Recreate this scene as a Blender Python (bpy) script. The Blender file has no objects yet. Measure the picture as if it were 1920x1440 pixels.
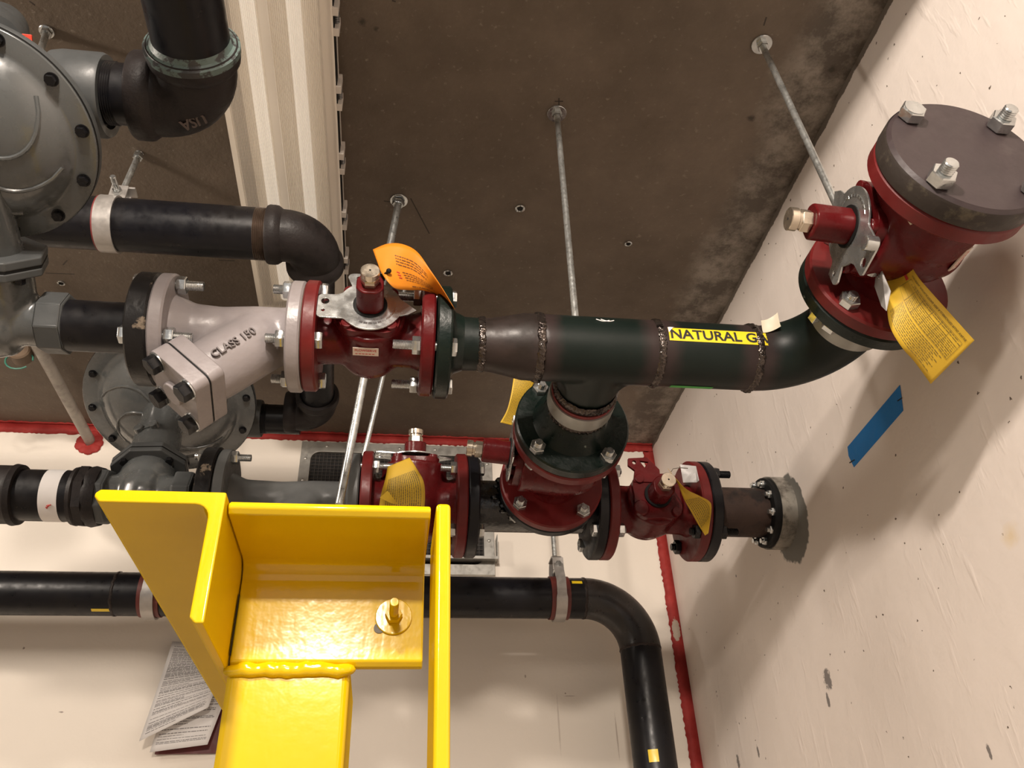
import bpy, bmesh, math, random
from mathutils import Matrix, Vector, geometry
random.seed(7)
PI = math.pi
SC = bpy.context.scene
COL = SC.collection

# ------------------------------------------------------------------ camera
F_PX = 1550.0
xd = Vector((11540., 510., F_PX)).normalized()
zd = Vector((-115., -2230., F_PX)).normalized()
zd = (zd - xd * zd.dot(xd)).normalized()
yd = zd.cross(xd)
M3 = Matrix((xd, yd, zd))                       # camera (x right, y down, z forward) -> world
cam = bpy.data.cameras.new('camera')
cam.sensor_fit = 'HORIZONTAL'; cam.sensor_width = 36.0
cam.lens = F_PX / 1920.0 * 36.0
cam.clip_start = 0.02
camo = bpy.data.objects.new('camera', cam); COL.objects.link(camo)
Rc = Matrix((M3 @ Vector((1, 0, 0)), M3 @ Vector((0, -1, 0)), M3 @ Vector((0, 0, -1)))).transposed()
camo.matrix_world = Rc.to_4x4()
SC.camera = camo

def at(px, py, X=None, Y=None, Z=None):
    """the point a photograph pixel sees on a plane of the room"""
    d = M3 @ Vector((px - 960., py - 720., F_PX))
    if X is not None: t = X / d.x
    elif Y is not None: t = Y / d.y
    else: t = Z / d.z
    return d * t

# ------------------------------------------------------------------ world, lights, exposure
SC.view_settings.view_transform = 'Standard'
SC.view_settings.look = 'None'
SC.view_settings.gamma = 1.0
SC.view_settings.use_curve_mapping = False
SC.view_settings.exposure = 0.24
w = bpy.data.worlds.new('world'); SC.world = w; w.use_nodes = True
w.node_tree.nodes['Background'].inputs[0].default_value = (1.0, 0.93, 0.88, 1)
w.node_tree.nodes['Background'].inputs[1].default_value = 0.50

def area(name, loc, target, sx, sy, power, color):
    l = bpy.data.lights.new(name, 'AREA'); l.shape = 'RECTANGLE'; l.size = sx; l.size_y = sy
    l.energy = power; l.color = color
    o = bpy.data.objects.new(name, l); COL.objects.link(o)
    o.location = loc
    o.rotation_euler = (Vector(target) - Vector(loc)).to_track_quat('-Z', 'Y').to_euler()
    return o
area('near_lamp_light', (-0.27, -0.75, 1.30), (0.35, 0.6, 0.75), 0.10, 0.12, 38, (1.0, 0.88, 0.77))
area('rear_lamp_light', (-0.27, -2.1, 1.17), (-0.1, 1.2, 0.35), 0.28, 0.13, 50, (1.0, 0.87, 0.74))
area('left_lamp_light', (-1.55, 0.75, 1.36), (-0.6, 2.2, 0.8), 0.14, 0.8, 24, (1.0, 0.88, 0.76))

# ------------------------------------------------------------------ room numbers
CEIL, BACK, RIGHT, FLOOR, LEFT = 1.484, 2.45, 0.896, -1.5, -3.2

# ------------------------------------------------------------------ helpers
def T(*v): return Matrix.Translation(Vector(v))
def frame(o, z, x=None):
    z = Vector(z).normalized()
    x = Vector(x) if x is not None else (Vector((1, 0, 0)) if abs(z.x) < .9 else Vector((0, 1, 0)))
    x = (x - z * x.dot(z)).normalized(); y = z.cross(x)
    m = Matrix((x, y, z)).transposed().to_4x4(); m.translation = Vector(o); return m
def framex(o, x, z):
    """local X along x, local Z near z"""
    x = Vector(x).normalized(); z = Vector(z); z = (z - x * z.dot(x)).normalized(); y = z.cross(x)
    m = Matrix((x, y, z)).transposed().to_4x4(); m.translation = Vector(o); return m
ZX = Matrix(((0, 0, 1, 0), (0, 1, 0, 0), (-1, 0, 0, 0), (0, 0, 0, 1)))   # turns local z to x

class MB:
    def __init__(s): s.v = []; s.f = []
    def add(s, vs, fs, m=None):
        k = len(s.v)
        s.v += [(m @ Vector(p)) if m is not None else Vector(p) for p in vs]
        s.f += [tuple(i + k for i in f) for f in fs]
        return s
    def lathe(s, prof, m=None, seg=40):
        vs = []; rings = []
        for r, z in prof:
            if r < 1e-6: rings.append([len(vs)]); vs.append((0, 0, z))
            else:
                rings.append(list(range(len(vs), len(vs) + seg)))
                vs += [(r * math.cos(2*PI*i/seg), r * math.sin(2*PI*i/seg), z) for i in range(seg)]
        fs = []
        for a, b in zip(rings, rings[1:]):
            if len(a) == 1 and len(b) == 1: continue
            for i in range(seg):
                j = (i + 1) % seg
                if len(a) == 1: fs.append((a[0], b[j], b[i]))
                elif len(b) == 1: fs.append((a[i], a[j], b[0]))
                else: fs.append((a[i], a[j], b[j], b[i]))
        return s.add(vs, fs, m)
    def cyl(s, r, z0, z1, m=None, seg=40, c=0.0, r2=None):
        r2 = r if r2 is None else r2
        if c: return s.lathe([(0, z0), (r - c, z0), (r, z0 + c), (r2, z1 - c), (r2 - c, z1), (0, z1)], m, seg)
        return s.lathe([(0, z0), (r, z0), (r2, z1), (0, z1)], m, seg)
    def hexa(s, r, z0, z1, m=None, c=0.0015, n=6):
        return s.lathe([(0, z0), (r*.93, z0), (r, z0 + c), (r, z1 - c), (r*.93, z1), (0, z1)], m, n)
    def thread(s, r, z0, z1, m=None, pitch=0.003, seg=20):
        n = max(2, int((z1 - z0) / pitch)); pr = [(0, z0)]
        for i in range(n):
            a = z0 + (z1 - z0) * i / n; b = z0 + (z1 - z0) * (i + .5) / n
            pr += [(r * .9, a), (r, b)]
        pr += [(r * .86, z1), (0, z1)]
        return s.lathe(pr, m, seg)
    def box(s, a, b, m=None):
        x0, y0, z0 = a; x1, y1, z1 = b
        vs = [(x0,y0,z0),(x1,y0,z0),(x1,y1,z0),(x0,y1,z0),(x0,y0,z1),(x1,y0,z1),(x1,y1,z1),(x0,y1,z1)]
        return s.add(vs, [(3,2,1,0),(4,5,6,7),(0,1,5,4),(1,2,6,5),(2,3,7,6),(3,0,4,7)], m)
    def prism(s, out, z0, z1, m=None, holes=()):
        if not holes:
            n = len(out)
            vs = [(x, y, z0) for x, y in out] + [(x, y, z1) for x, y in out]
            fs = [tuple(reversed(range(n))), tuple(range(n, 2*n))] + [(i, (i+1) % n, n + (i+1) % n, n + i) for i in range(n)]
            return s.add(vs, fs, m)
        loops = [list(out)] + [list(h) for h in holes]
        pts = []; faces = []; 
        for lp in loops:
            k = len(pts); pts += [Vector(p) for p in lp]; faces.append(list(range(k, k + len(lp))))
        edges = [(f[i], f[(i+1) % len(f)]) for f in faces for i in range(len(f))]
        r = geometry.delaunay_2d_cdt(pts, edges, [], 0, 1e-7)
        P, tri = r[0], r[2]
        def inside(p, poly):
            c = False; n = len(poly)
            for i in range(n):
                x1, y1 = poly[i]; x2, y2 = poly[(i+1) % n]
                if (y1 > p[1]) != (y2 > p[1]) and p[0] < (x2-x1)*(p[1]-y1)/(y2-y1)+x1: c = not c
            return c
        n = len(P); fs = []
        for t in tri:
            c = (P[t[0]] + P[t[1]] + P[t[2]]) / 3
            if inside(c, loops[0]) and not any(inside(c, h) for h in loops[1:]):
                fs.append(tuple(i + n for i in t)); fs.append(tuple(reversed(t)))
        for f in faces:
            for i in range(len(f)):
                a, b = f[i], f[(i+1) % len(f)]; fs.append((a, b, b + n, a + n))
        return s.add([(p.x, p.y, z0) for p in P] + [(p.x, p.y, z1) for p in P], fs, m)
    def sweep(s, pts, rad, seg=28, m=None, caps=True, closed=False):
        pts = [Vector(p) for p in pts]; n = len(pts)
        if not hasattr(rad, '__len__'): rad = [rad] * n
        t0 = (pts[1] - pts[0]).normalized()
        u = t0.orthogonal().normalized(); vs = []; prev = t0
        for i in range(n):
            t = (pts[min(i+1, n-1)] - pts[max(i-1, 0)]).normalized()
            q = prev.rotation_difference(t); u = q @ u; u = (u - t * u.dot(t)).normalized(); prev = t
            v = t.cross(u)
            vs += [pts[i] + (u * math.cos(2*PI*k/seg) + v * math.sin(2*PI*k/seg)) * rad[i] for k in range(seg)]
        fs = [(i*seg+k, i*seg+(k+1) % seg, (i+1)*seg+(k+1) % seg, (i+1)*seg+k) for i in range(n-1) for k in range(seg)]
        if caps: fs += [tuple(reversed(range(seg))), tuple(range((n-1)*seg, n*seg))]
        return s.add(vs, fs, m)
    def sphere(s, r, c=(0,0,0), m=None, sc=(1,1,1), seg=32):
        n = seg // 2
        t = T(*c) @ Matrix.Diagonal((*sc, 1))
        if m is not None: t = m @ t
        return s.lathe([(r*math.sin(PI*i/n) if 0 < i < n else 0, -r*math.cos(PI*i/n)) for i in range(n+1)], t, seg)
    def grid(s, fn, nu, nv, m=None):
        vs = [fn(i/nu, j/nv) for j in range(nv+1) for i in range(nu+1)]
        fs = [(j*(nu+1)+i, j*(nu+1)+i+1, (j+1)*(nu+1)+i+1, (j+1)*(nu+1)+i) for j in range(nv) for i in range(nu)]
        return s.add(vs, fs, m)
    def build(s, name, mt, parent=None, M=None, bevel=0, angle=32, remesh=0, solid=0, flat=False, smooth_it=4):
        me = bpy.data.meshes.new(name)
        me.from_pydata([tuple(p) for p in s.v], [], s.f)
        me.update()
        bm = bmesh.new(); bm.from_mesh(me); bmesh.ops.recalc_face_normals(bm, faces=bm.faces) if not solid else None
        bm.to_mesh(me); bm.free()
        if not flat:
            for p in me.polygons: p.use_smooth = True
            if not remesh: me.set_sharp_from_angle(angle=math.radians(angle))
        me.materials.append(mt)
        o = bpy.data.objects.new(name, me); COL.objects.link(o)
        if M is not None: o.matrix_world = M
        if parent is not None: o.parent = parent
        if remesh:
            r = o.modifiers.new('r', 'REMESH'); r.mode = 'VOXEL'; r.voxel_size = remesh; r.use_smooth_shade = True
            c = o.modifiers.new('s', 'CORRECTIVE_SMOOTH') if False else o.modifiers.new('s', 'SMOOTH'); c.factor = .5; c.iterations = smooth_it
        if solid:
            so = o.modifiers.new('t', 'SOLIDIFY'); so.thickness = solid; so.offset = 0
        if bevel:
            b = o.modifiers.new('b', 'BEVEL'); b.width = bevel; b.segments = 3; b.limit_method = 'ANGLE'; b.angle_limit = math.radians(40)
            b.harden_normals = True
        return o

def thing(name, label, cat, M=None, group=None):
    o = bpy.data.objects.new(name, None); COL.objects.link(o)
    o.empty_display_size = .05
    if M is not None: o.matrix_world = M
    return tag(o, label, cat, group)
def tag(o, label, cat, group=None):
    o['label'] = label; o['category'] = cat
    if group: o['group'] = group
    return o
def adopt(o, par):
    """make an already placed mesh a part of a thing"""
    bpy.context.view_layer.update()
    for k in ('label', 'category', 'group'):
        if k in o: del o[k]
    o.parent = par; o.matrix_parent_inverse = par.matrix_world.inverted()
    return o
def struct(o): o['kind'] = 'structure'; return o
def lab(o, s): o['label'] = s; return o

def text_geo(txt, size, bold=0.0, cut=0):
    cu = bpy.data.curves.new('t', 'FONT'); cu.body = txt; cu.size = size; cu.align_x = 'CENTER'; cu.align_y = 'CENTER'
    cu.offset = bold; cu.resolution_u = 3
    o = bpy.data.objects.new('t', cu); COL.objects.link(o)
    dg = bpy.context.evaluated_depsgraph_get(); dg.update()
    me = bpy.data.meshes.new_from_object(o.evaluated_get(dg))
    if cut:
        bm = bmesh.new(); bm.from_mesh(me)
        for ax in (0, 1):
            lo = min(v.co[ax] for v in bm.verts); hi = max(v.co[ax] for v in bm.verts); q = lo + cut
            while q < hi:
                no = Vector((1, 0, 0)) if ax == 0 else Vector((0, 1, 0))
                bmesh.ops.bisect_plane(bm, geom=bm.verts[:] + bm.edges[:] + bm.faces[:], plane_co=no * q, plane_no=no, dist=1e-7)
                q += cut
        bm.to_mesh(me); bm.free()
    vs = [tuple(v.co) for v in me.vertices]; fs = [tuple(p.vertices) for p in me.polygons]
    bpy.data.objects.remove(o); bpy.data.curves.remove(cu); bpy.data.meshes.remove(me)
    return vs, fs
def add_text(mb, txt, size, fn, bold=0.0, stretch=1.0):
    vs, fs = text_geo(txt, size, bold)
    mb.add([fn(x * stretch, y) for x, y, z in vs], fs)
    return mb

# ------------------------------------------------------------------ materials
def new_mat(name):
    m = bpy.data.materials.new(name); m.use_nodes = True
    nt = m.node_tree; b = nt.nodes['Principled BSDF']
    return m, nt, b
def N(nt, t, **k):
    n = nt.nodes.new(t)
    for a, v in k.items():
        if a.startswith('i_'):
            n.inputs[a[2:].replace('_', ' ')].default_value = v
        else: setattr(n, a, v)
    return n
def noise(nt, scale, detail=3, rough=.55, coord='Object', dist=0.0, stretch=None):
    tc = N(nt, 'ShaderNodeTexCoord'); n = N(nt, 'ShaderNodeTexNoise'); 
    n.inputs['Scale'].default_value = scale; n.inputs['Detail'].default_value = detail
    n.inputs['Roughness'].default_value = rough; n.inputs['Distortion'].default_value = dist
    src = tc.outputs[coord]
    if stretch:
        mp = N(nt, 'ShaderNodeMapping'); mp.inputs['Scale'].default_value = stretch
        nt.links.new(src, mp.inputs['Vector']); src = mp.outputs[0]
    nt.links.new(src, n.inputs['Vector']); return n
def ramp(nt, src, p0, p1, c0=(0,0,0,1), c1=(1,1,1,1)):
    r = N(nt, 'ShaderNodeValToRGB'); e = r.color_ramp.elements
    e[0].position = p0; e[1].position = p1; e[0].color = c0; e[1].color = c1
    nt.links.new(src, r.inputs[0]); return r
def mixc(nt, fac, a, b, mode='MIX'):
    n = N(nt, 'ShaderNodeMix'); n.data_type = 'RGBA'; n.blend_type = mode
    for s, v in ((n.inputs[0], fac), (n.inputs[6], a), (n.inputs[7], b)):
        if hasattr(v, 'type') and hasattr(v, 'links'): nt.links.new(v, s)
        elif isinstance(v, (int, float)): s.default_value = v
        else: s.default_value = (*v[:3], 1)
    return n.outputs[2]
def math_(nt, op, a, b=None):
    n = N(nt, 'ShaderNodeMath'); n.operation = op
    for i, v in enumerate((a, b)):
        if v is None: continue
        if hasattr(v, 'links'): nt.links.new(v, n.inputs[i])
        else: n.inputs[i].default_value = v
    return n.outputs[0]
def bump(nt, b, src, strength, dist=.002):
    n = N(nt, 'ShaderNodeBump'); n.inputs['Strength'].default_value = strength; n.inputs['Distance'].default_value = dist
    nt.links.new(src, n.inputs['Height']); nt.links.new(n.outputs[0], b.inputs['Normal']); return n
def mat(name, col, rough=.5, metal=0.0, var=.15, vscale=25, bmp=.15, bscale=180, bdist=.0006, spec=.5, coat=0, second=None, sscale=14, s0=.5, s1=.62, rvar=.1):
    m, nt, b = new_mat(name)
    n1 = noise(nt, vscale, 4)
    r1 = ramp(nt, n1.outputs[0], .3, .7, tuple(c*(1-var) for c in col)+(1,), tuple(min(1, c*(1+var)) for c in col)+(1,))
    c = r1.outputs[0]
    if second:
        n2 = noise(nt, sscale, 5, .65); r2 = ramp(nt, n2.outputs[0], s0, s1)
        c = mixc(nt, r2.outputs[0], c, second)
    nt.links.new(c, b.inputs['Base Color'])
    rr = ramp(nt, noise(nt, vscale * 2.1, 3).outputs[0], .3, .7, (max(0, rough-rvar),)*3+(1,), (min(1, rough+rvar),)*3+(1,))
    nt.links.new(rr.outputs[0], b.inputs['Roughness'])
    b.inputs['Metallic'].default_value = metal
    b.inputs['Specular IOR Level'].default_value = spec
    b.inputs['Coat Weight'].default_value = coat; b.inputs['Coat Roughness'].default_value = .08
    if bmp: bump(nt, b, noise(nt, bscale, 2).outputs[0], bmp, bdist)
    return m
RED = mat('red_paint', (.085, .0065, .0075), spec=0.2, rough=.30, bmp=.4, bscale=90, bdist=.0012, second=(.055, .010, .010), s0=.55, s1=.8)
REDFLAT = mat('red_flange_paint', (.115, .010, .010), spec=0.3, rough=.42, bmp=.3, bscale=120, second=(.075, .016, .014), s0=.5, s1=.8)
GREEN = mat('dark_green_paint', (.0035, .008, .0065), spec=0.25, rough=.42, bmp=.2, bscale=140, second=(.007, .011, .009))
GREENCHIP = mat('chipped_green_paint', (.0035, .009, .007), spec=0.3, rough=.34, bmp=.5, bscale=110, bdist=.001, second=(.16, .19, .16), sscale=38, s0=.68, s1=.71)
BROWN = mat('brown_mill_steel', (.030, .021, .019), spec=0.25, rough=.45, bmp=.25, bscale=160, second=(.019, .014, .012), sscale=9)
WELD = mat('weld_bead_steel', (.085, .070, .062), .2, metal=.8, bmp=1, bscale=150, bdist=.003, second=(.02, .015, .014), sscale=60)
BLACK = mat('black_pipe', (.006, .006, .008), spec=0.28, rough=.36, bmp=.12, bscale=200, second=(.013, .011, .010), sscale=7, s0=.5, s1=.8)
BLACKIRON = mat('black_cast_iron', (.018, .0145, .014), spec=0.25, rough=.5, bmp=.6, bscale=230, bdist=.0008, second=(.012, .010, .010), sscale=20)
RUST = mat('rusty_brown_pipe', (.045, .028, .022), spec=0.2, rough=.6, bmp=.5, bscale=130, bdist=.001, second=(.02, .016, .015), sscale=18)
BLACKTAR = mat('black_tar_coat', (.006, .006, .006), .25, bmp=1, bscale=40, bdist=.004, coat=.3)
LEGBLACK = mat('worn_black_flange', (.012, .011, .011), spec=0.3, rough=.35, bmp=.6, bscale=90, bdist=.001, second=(.20, .16, .12), sscale=30, s0=.62, s1=.68)
GREY = mat('regulator_grey_paint', (.075, .080, .080), .25, bmp=.12, bscale=120, var=.06, coat=.4)
GREY2 = mat('regulator_flat_grey_paint', (.062, .066, .067), spec=0.35, rough=.42, bmp=.25, bscale=150, var=.08)
GREY3 = mat('strainer_grey_paint', (.095, .098, .097), spec=.3, rough=.42, bmp=.3, bscale=150, var=.08)
PRIMER = mat('pale_grey_primer', (.25, .225, .228), .38, bmp=.45, bscale=90, bdist=.0012, var=.06, second=(.20, .175, .17), s0=.55, s1=.8)
GALV = mat('galvanised_steel', (.52, .54, .53), .33, metal=.85, var=.25, vscale=60, bmp=.2)
ZINC = mat('zinc_plated_steel', (.52, .54, .54), .2, metal=.9, var=.15, vscale=60, bmp=.1)
ZINCPLATE = mat('zinc_plate_metal', (.50, .52, .52), .26, metal=.85, var=.25, vscale=26, bmp=.1)
BANDM = mat('grey_band_steel', (.30, .30, .28), .38, metal=.5, var=.08, vscale=20, bmp=.1)
CLAMPM = mat('clamp_steel', (.42, .40, .38), .4, metal=.6, var=.15, vscale=30, bmp=.2)
BRASS = mat('pale_brass', (.60, .53, .43), .25, metal=.9, var=.1, bmp=.05)
DARKCAP = mat('dark_primer_iron', (.040, .029, .030), spec=0.3, rough=.45, var=.12, bmp=.3, bscale=150, second=(.06, .048, .046), sscale=22, s0=.6, s1=.75)
DARKEDGE = mat('dark_primer_edge', (.035, .028, .024), spec=0.25, rough=.5, bmp=.6, bscale=100, bdist=.001, second=(.10, .085, .06), sscale=30, s0=.55, s1=.7)
BOLTBLACK = mat('black_bolt', (.006, .006, .007), spec=0.3, rough=.3, bmp=.1)
RUBBER = mat('black_rubber', (.008, .008, .008), spec=0.2, rough=.6, bmp=0)
REDRUB = mat('red_rubber', (.16, .02, .02), .55, bmp=.1)
YELLOW = None
CONDUIT = mat('pale_conduit', (.40, .37, .33), .45, bmp=.3, second=(.3, .27, .24), sscale=20)
BLUE = mat('blue_tape', (.012, .19, .55), .55, bmp=.2, bscale=300, var=.05)
PAPER = mat('white_paper', (.72, .70, .69), .7, var=.03, bmp=0)
INK = mat('black_ink', (.012, .012, .012), .6, bmp=0, var=0)
INKSOFT = mat('printed_grey_ink', (.16, .12, .03), .6, bmp=0, var=0)
INKPAPER = mat('printed_paper_ink', (.20, .19, .19), .6, bmp=0, var=0)
INKRED = mat('red_ink', (.45, .03, .02), .6, bmp=0, var=0)
STICK = mat('sticker_paper', (.62, .52, .45), .5, bmp=0, var=.04)
LABELY = mat('label_yellow', (.78, .56, .02), .35, bmp=.05, var=.03)
LABELW = mat('label_backing', (.55, .50, .38), .5, bmp=.05, var=.05)
GREENTAPE = mat('green_tape', (.06, .35, .07), .5, bmp=0)
SILVERTAG = mat('silver_tag_metal', (.30, .29, .28), .5, metal=.3, bmp=.1, var=.05)
ALU = mat('aluminium_frame', (.40, .39, .36), .38, metal=.6, var=.15, vscale=30, bmp=.15)
MESHM = mat('grille_mesh', (.055, .045, .038), .5, bmp=0)
VOID = mat('duct_dark', (.007, .006, .005), .8, bmp=0)
WHITEPL = mat('white_plastic', (.66, .61, .56), .4, bmp=0, var=.03)
COIL = mat('grey_coil', (.18, .18, .18), .4, metal=.5, bmp=0)
REDMARK = mat('red_plastic', (.7, .06, .03), .4, bmp=0)
REFLECT = mat('fixture_reflector', (.74, .68, .60), .35, bmp=0, var=.02)
TEAL = mat('joint_compound', (.09, .13, .12), .5, bmp=.8, bscale=120, bdist=.001, second=(.03, .03, .03), sscale=50, s0=.5, s1=.55)
GASKET = mat('gasket', (.16, .16, .12), .6, bmp=0)

def tagmat(name, col):
    m, nt, b = new_mat(name)
    n = noise(nt, 30, 3); r = ramp(nt, n.outputs[0], .3, .7, tuple(c*.93 for c in col)+(1,), col+(1,))
    nt.links.new(r.outputs[0], b.inputs['Base Color']); b.inputs['Roughness'].default_value = .55
    tr = N(nt, 'ShaderNodeBsdfTranslucent'); nt.links.new(r.outputs[0], tr.inputs[0])
    mx = N(nt, 'ShaderNodeMixShader'); mx.inputs[0].default_value = .22
    out = nt.nodes['Material Output']
    nt.links.new(b.outputs[0], mx.inputs[1]); nt.links.new(tr.outputs[0], mx.inputs[2]); nt.links.new(mx.outputs[0], out.inputs[0])
    return m
TAGY = tagmat('yellow_card', (.72, .47, .035)); TAGO = tagmat('orange_card', (.72, .25, .010))

def yellow_enamel():
    m, nt, b = new_mat('yellow_enamel')
    n = noise(nt, 12, 4); r = ramp(nt, n.outputs[0], .3, .7, (.66, .44, .003, 1), (.72, .485, .004, 1))
    nt.links.new(r.outputs[0], b.inputs['Base Color'])
    b.inputs['Roughness'].default_value = .16; b.inputs['Specular IOR Level'].default_value = .24
    a = noise(nt, 120, 2); c = noise(nt, 38, 2, stretch=(2.5, 1, .6))
    h = math_(nt, 'ADD', a.outputs[0], math_(nt, 'MULTIPLY', c.outputs[0], 1.6))
    bp = bump(nt, b, h, .10, .0008)
    b.inputs['Specular IOR Level'].default_value = 0
    gl = N(nt, 'ShaderNodeBsdfGlossy'); gl.inputs['Color'].default_value = (1, .95, .85, 1); gl.inputs['Roughness'].default_value = .11
    nt.links.new(bp.outputs[0], gl.inputs['Normal'])
    mx = N(nt, 'ShaderNodeMixShader'); mx.inputs[0].default_value = .06
    nt.links.new(b.outputs[0], mx.inputs[1]); nt.links.new(gl.outputs[0], mx.inputs[2]); nt.links.new(mx.outputs[0], nt.nodes['Material Output'].inputs[0])
    return m
YELLOW = yellow_enamel()

def lens_mat():
    m, nt, b = new_mat('ribbed_acrylic')
    b.inputs['Base Color'].default_value = (.92, .86, .78, 1); b.inputs['Roughness'].default_value = .12
    tr = N(nt, 'ShaderNodeBsdfTransparent'); tr.inputs[0].default_value = (.92, .9, .86, 1)
    mx = N(nt, 'ShaderNodeMixShader'); mx.inputs[0].default_value = .42
    out = nt.nodes['Material Output']
    nt.links.new(tr.outputs[0], mx.inputs[2]); nt.links.new(b.outputs[0], mx.inputs[1]); nt.links.new(mx.outputs[0], out.inputs[0])
    return m
LENS = lens_mat()

def emat(name, col, s):
    m, nt, b = new_mat(name)
    b.inputs['Emission Color'].default_value = (*col, 1); b.inputs['Emission Strength'].default_value = s
    return m

def pos(nt):
    g = N(nt, 'ShaderNodeNewGeometry'); s = N(nt, 'ShaderNodeSeparateXYZ'); nt.links.new(g.outputs['Position'], s.inputs[0])
    return g, s
def stain(nt, base, g, p, r, col, soft=.25, wob=.5, wscale=30, sq=(1, 1, 1)):
    """an irregular mark of one colour around point p"""
    sub = N(nt, 'ShaderNodeVectorMath'); sub.operation = 'SUBTRACT'; nt.links.new(g.outputs['Position'], sub.inputs[0]); sub.inputs[1].default_value = p
    mul = N(nt, 'ShaderNodeVectorMath'); mul.operation = 'MULTIPLY'; nt.links.new(sub.outputs[0], mul.inputs[0]); mul.inputs[1].default_value = sq
    ln = N(nt, 'ShaderNodeVectorMath'); ln.operation = 'LENGTH'; nt.links.new(mul.outputs[0], ln.inputs[0])
    nz = noise(nt, wscale, 3, .7)
    d = math_(nt, 'ADD', ln.outputs['Value'], math_(nt, 'MULTIPLY', math_(nt, 'SUBTRACT', nz.outputs[0], .5), r * wob * 2))
    k = ramp(nt, math_(nt, 'DIVIDE', d, r), 1 - soft, 1, (1,1,1,1), (0,0,0,1))
    return mixc(nt, k.outputs[0], base, col)

def wall_mat(name, col, pits=True, patch=False):
    m, nt, b = new_mat(name)
    g, s = pos(nt)
    n = noise(nt, 3.0, 4); c = ramp(nt, n.outputs[0], .3, .7, tuple(x*.965 for x in col)+(1,), tuple(x for x in col)+(1,)).outputs[0]
    # pin holes and flecks
    def dots(scale, rmax, keep, colr, c, st=None):
        tc = N(nt, 'ShaderNodeTexCoord'); v = N(nt, 'ShaderNodeTexVoronoi'); v.inputs['Scale'].default_value = scale
        dn = noise(nt, scale * 6, 2)
        off = N(nt, 'ShaderNodeVectorMath'); off.operation = 'MULTIPLY_ADD'; nt.links.new(dn.outputs['Color'], off.inputs[0])
        off.inputs[1].default_value = (.35/scale,)*3; nt.links.new(tc.outputs['Object'], off.inputs[2])
        mp = N(nt, 'ShaderNodeMapping'); mp.inputs['Scale'].default_value = st or (1, 1, 1)
        nt.links.new(off.outputs[0], mp.inputs['Vector']); nt.links.new(mp.outputs[0], v.inputs['Vector'])
        sx = N(nt, 'ShaderNodeSeparateColor'); nt.links.new(v.outputs['Color'], sx.inputs[0])
        sel = math_(nt, 'MULTIPLY', math_(nt, 'MAXIMUM', math_(nt, 'SUBTRACT', sx.outputs[0], 1-keep), 0.0), rmax/keep)
        k = math_(nt, 'LESS_THAN', v.outputs['Distance'], sel)
        return mixc(nt, k, c, colr), k
    if pits:
        c, k1 = dots(15, .10, .30, (.05, .04, .035), c, (1, 1, .7))
        c, k2 = dots(40, .10, .16, (.12, .09, .07), c)
        c = stain(nt, c, g, at(1895, 1003, X=RIGHT), .022, (.70, .58, .42), soft=.8, wob=.6)
        for px, py, r, sq in ((1551, 1272, .017, (1, 1, .8)), (1556, 1282, .010, (1, 1, 1)), (1552, 1312, .009, (1, 1.4, .55)), (1421, 1408, .009, (1, 1.4, .6)),
                              (1384, 1428, .012, (1, 1.3, .6)), (1380, 1080, .004, (1, 1, 1)), (1855, 1410, .007, (1, 1.5, .5)), (1570, 15, .005, (1,1,1))):
            p = at(px, py, X=RIGHT)
            c = stain(nt, c, g, p, r, (.20, .18, .17), soft=.3, wob=.9, wscale=90, sq=sq)
    if patch:
        p = at(1480, 972, X=RIGHT)
        c = stain(nt, c, g, p, .100, (.15, .145, .13), soft=.05, wob=.22, wscale=20, sq=(1, 1.15, .95))
        # bare concrete lip under the ceiling
        nz = noise(nt, 24, 4, .7)
        e = math_(nt, 'ADD', s.outputs[2], math_(nt, 'MULTIPLY', nz.outputs[0], .02))
        k = ramp(nt, math_(nt, 'MULTIPLY', math_(nt, 'SUBTRACT', e, CEIL - .012), 60.), .3, .45)
        c = mixc(nt, k.outputs[0], c, (.15, .125, .10))
    else:
        for px, py, r, sq in ((115, 1335, .006, (.6, 1, 2)), (45, 1215, .004, (1, 1, 1))):
            p = at(px, py, Y=BACK); c = stain(nt, c, g, p, r, (.3, .25, .22), soft=.5, wob=.9, wscale=90, sq=sq)
        for px, py, r, sq, cc in ((1157, 1380, .07, (26, 1, 1), (.50, .43, .37)), (1048, 1360, .09, (30, 1, 1), (.62, .55, .48)), (1068, 1305, .02, (1, 1, 12), (.5, .43, .38)),
                                  (985, 1268, .006, (2, 1, 1), (.4, .33, .28)), (1060, 1300, .003, (1,1,1), (.3,.25,.2)), (1010, 862, .006, (1, 1, 1), (.5, .42, .36))):
            p = at(px, py, Y=BACK); c = stain(nt, c, g, p, r, cc, soft=.5, wob=.35, wscale=40, sq=sq)
    nt.links.new(c, b.inputs['Base Color'])
    b.inputs['Roughness'].default_value = .62
    a = noise(nt, 9, 4, .6); f = noise(nt, 120, 2)
    if patch:
        d = noise(nt, 30, 3, .6, stretch=(1, 1, .22))
        hh = math_(nt, 'ADD', math_(nt, 'MULTIPLY', a.outputs[0], 1.2), math_(nt, 'ADD', math_(nt, 'MULTIPLY', ramp(nt, d.outputs[0], .58, .72).outputs[0], .25), math_(nt, 'MULTIPLY', f.outputs[0], .08)))
    else: hh = math_(nt, 'ADD', a.outputs[0], math_(nt, 'MULTIPLY', f.outputs[0], .08))
    bump(nt, b, hh, .35, .006)
    return m
WALLR = wall_mat('painted_concrete_right', (.75, .68, .625), True, True)
WALLB = wall_mat('painted_concrete_back', (.80, .735, .65), False, False)

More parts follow.
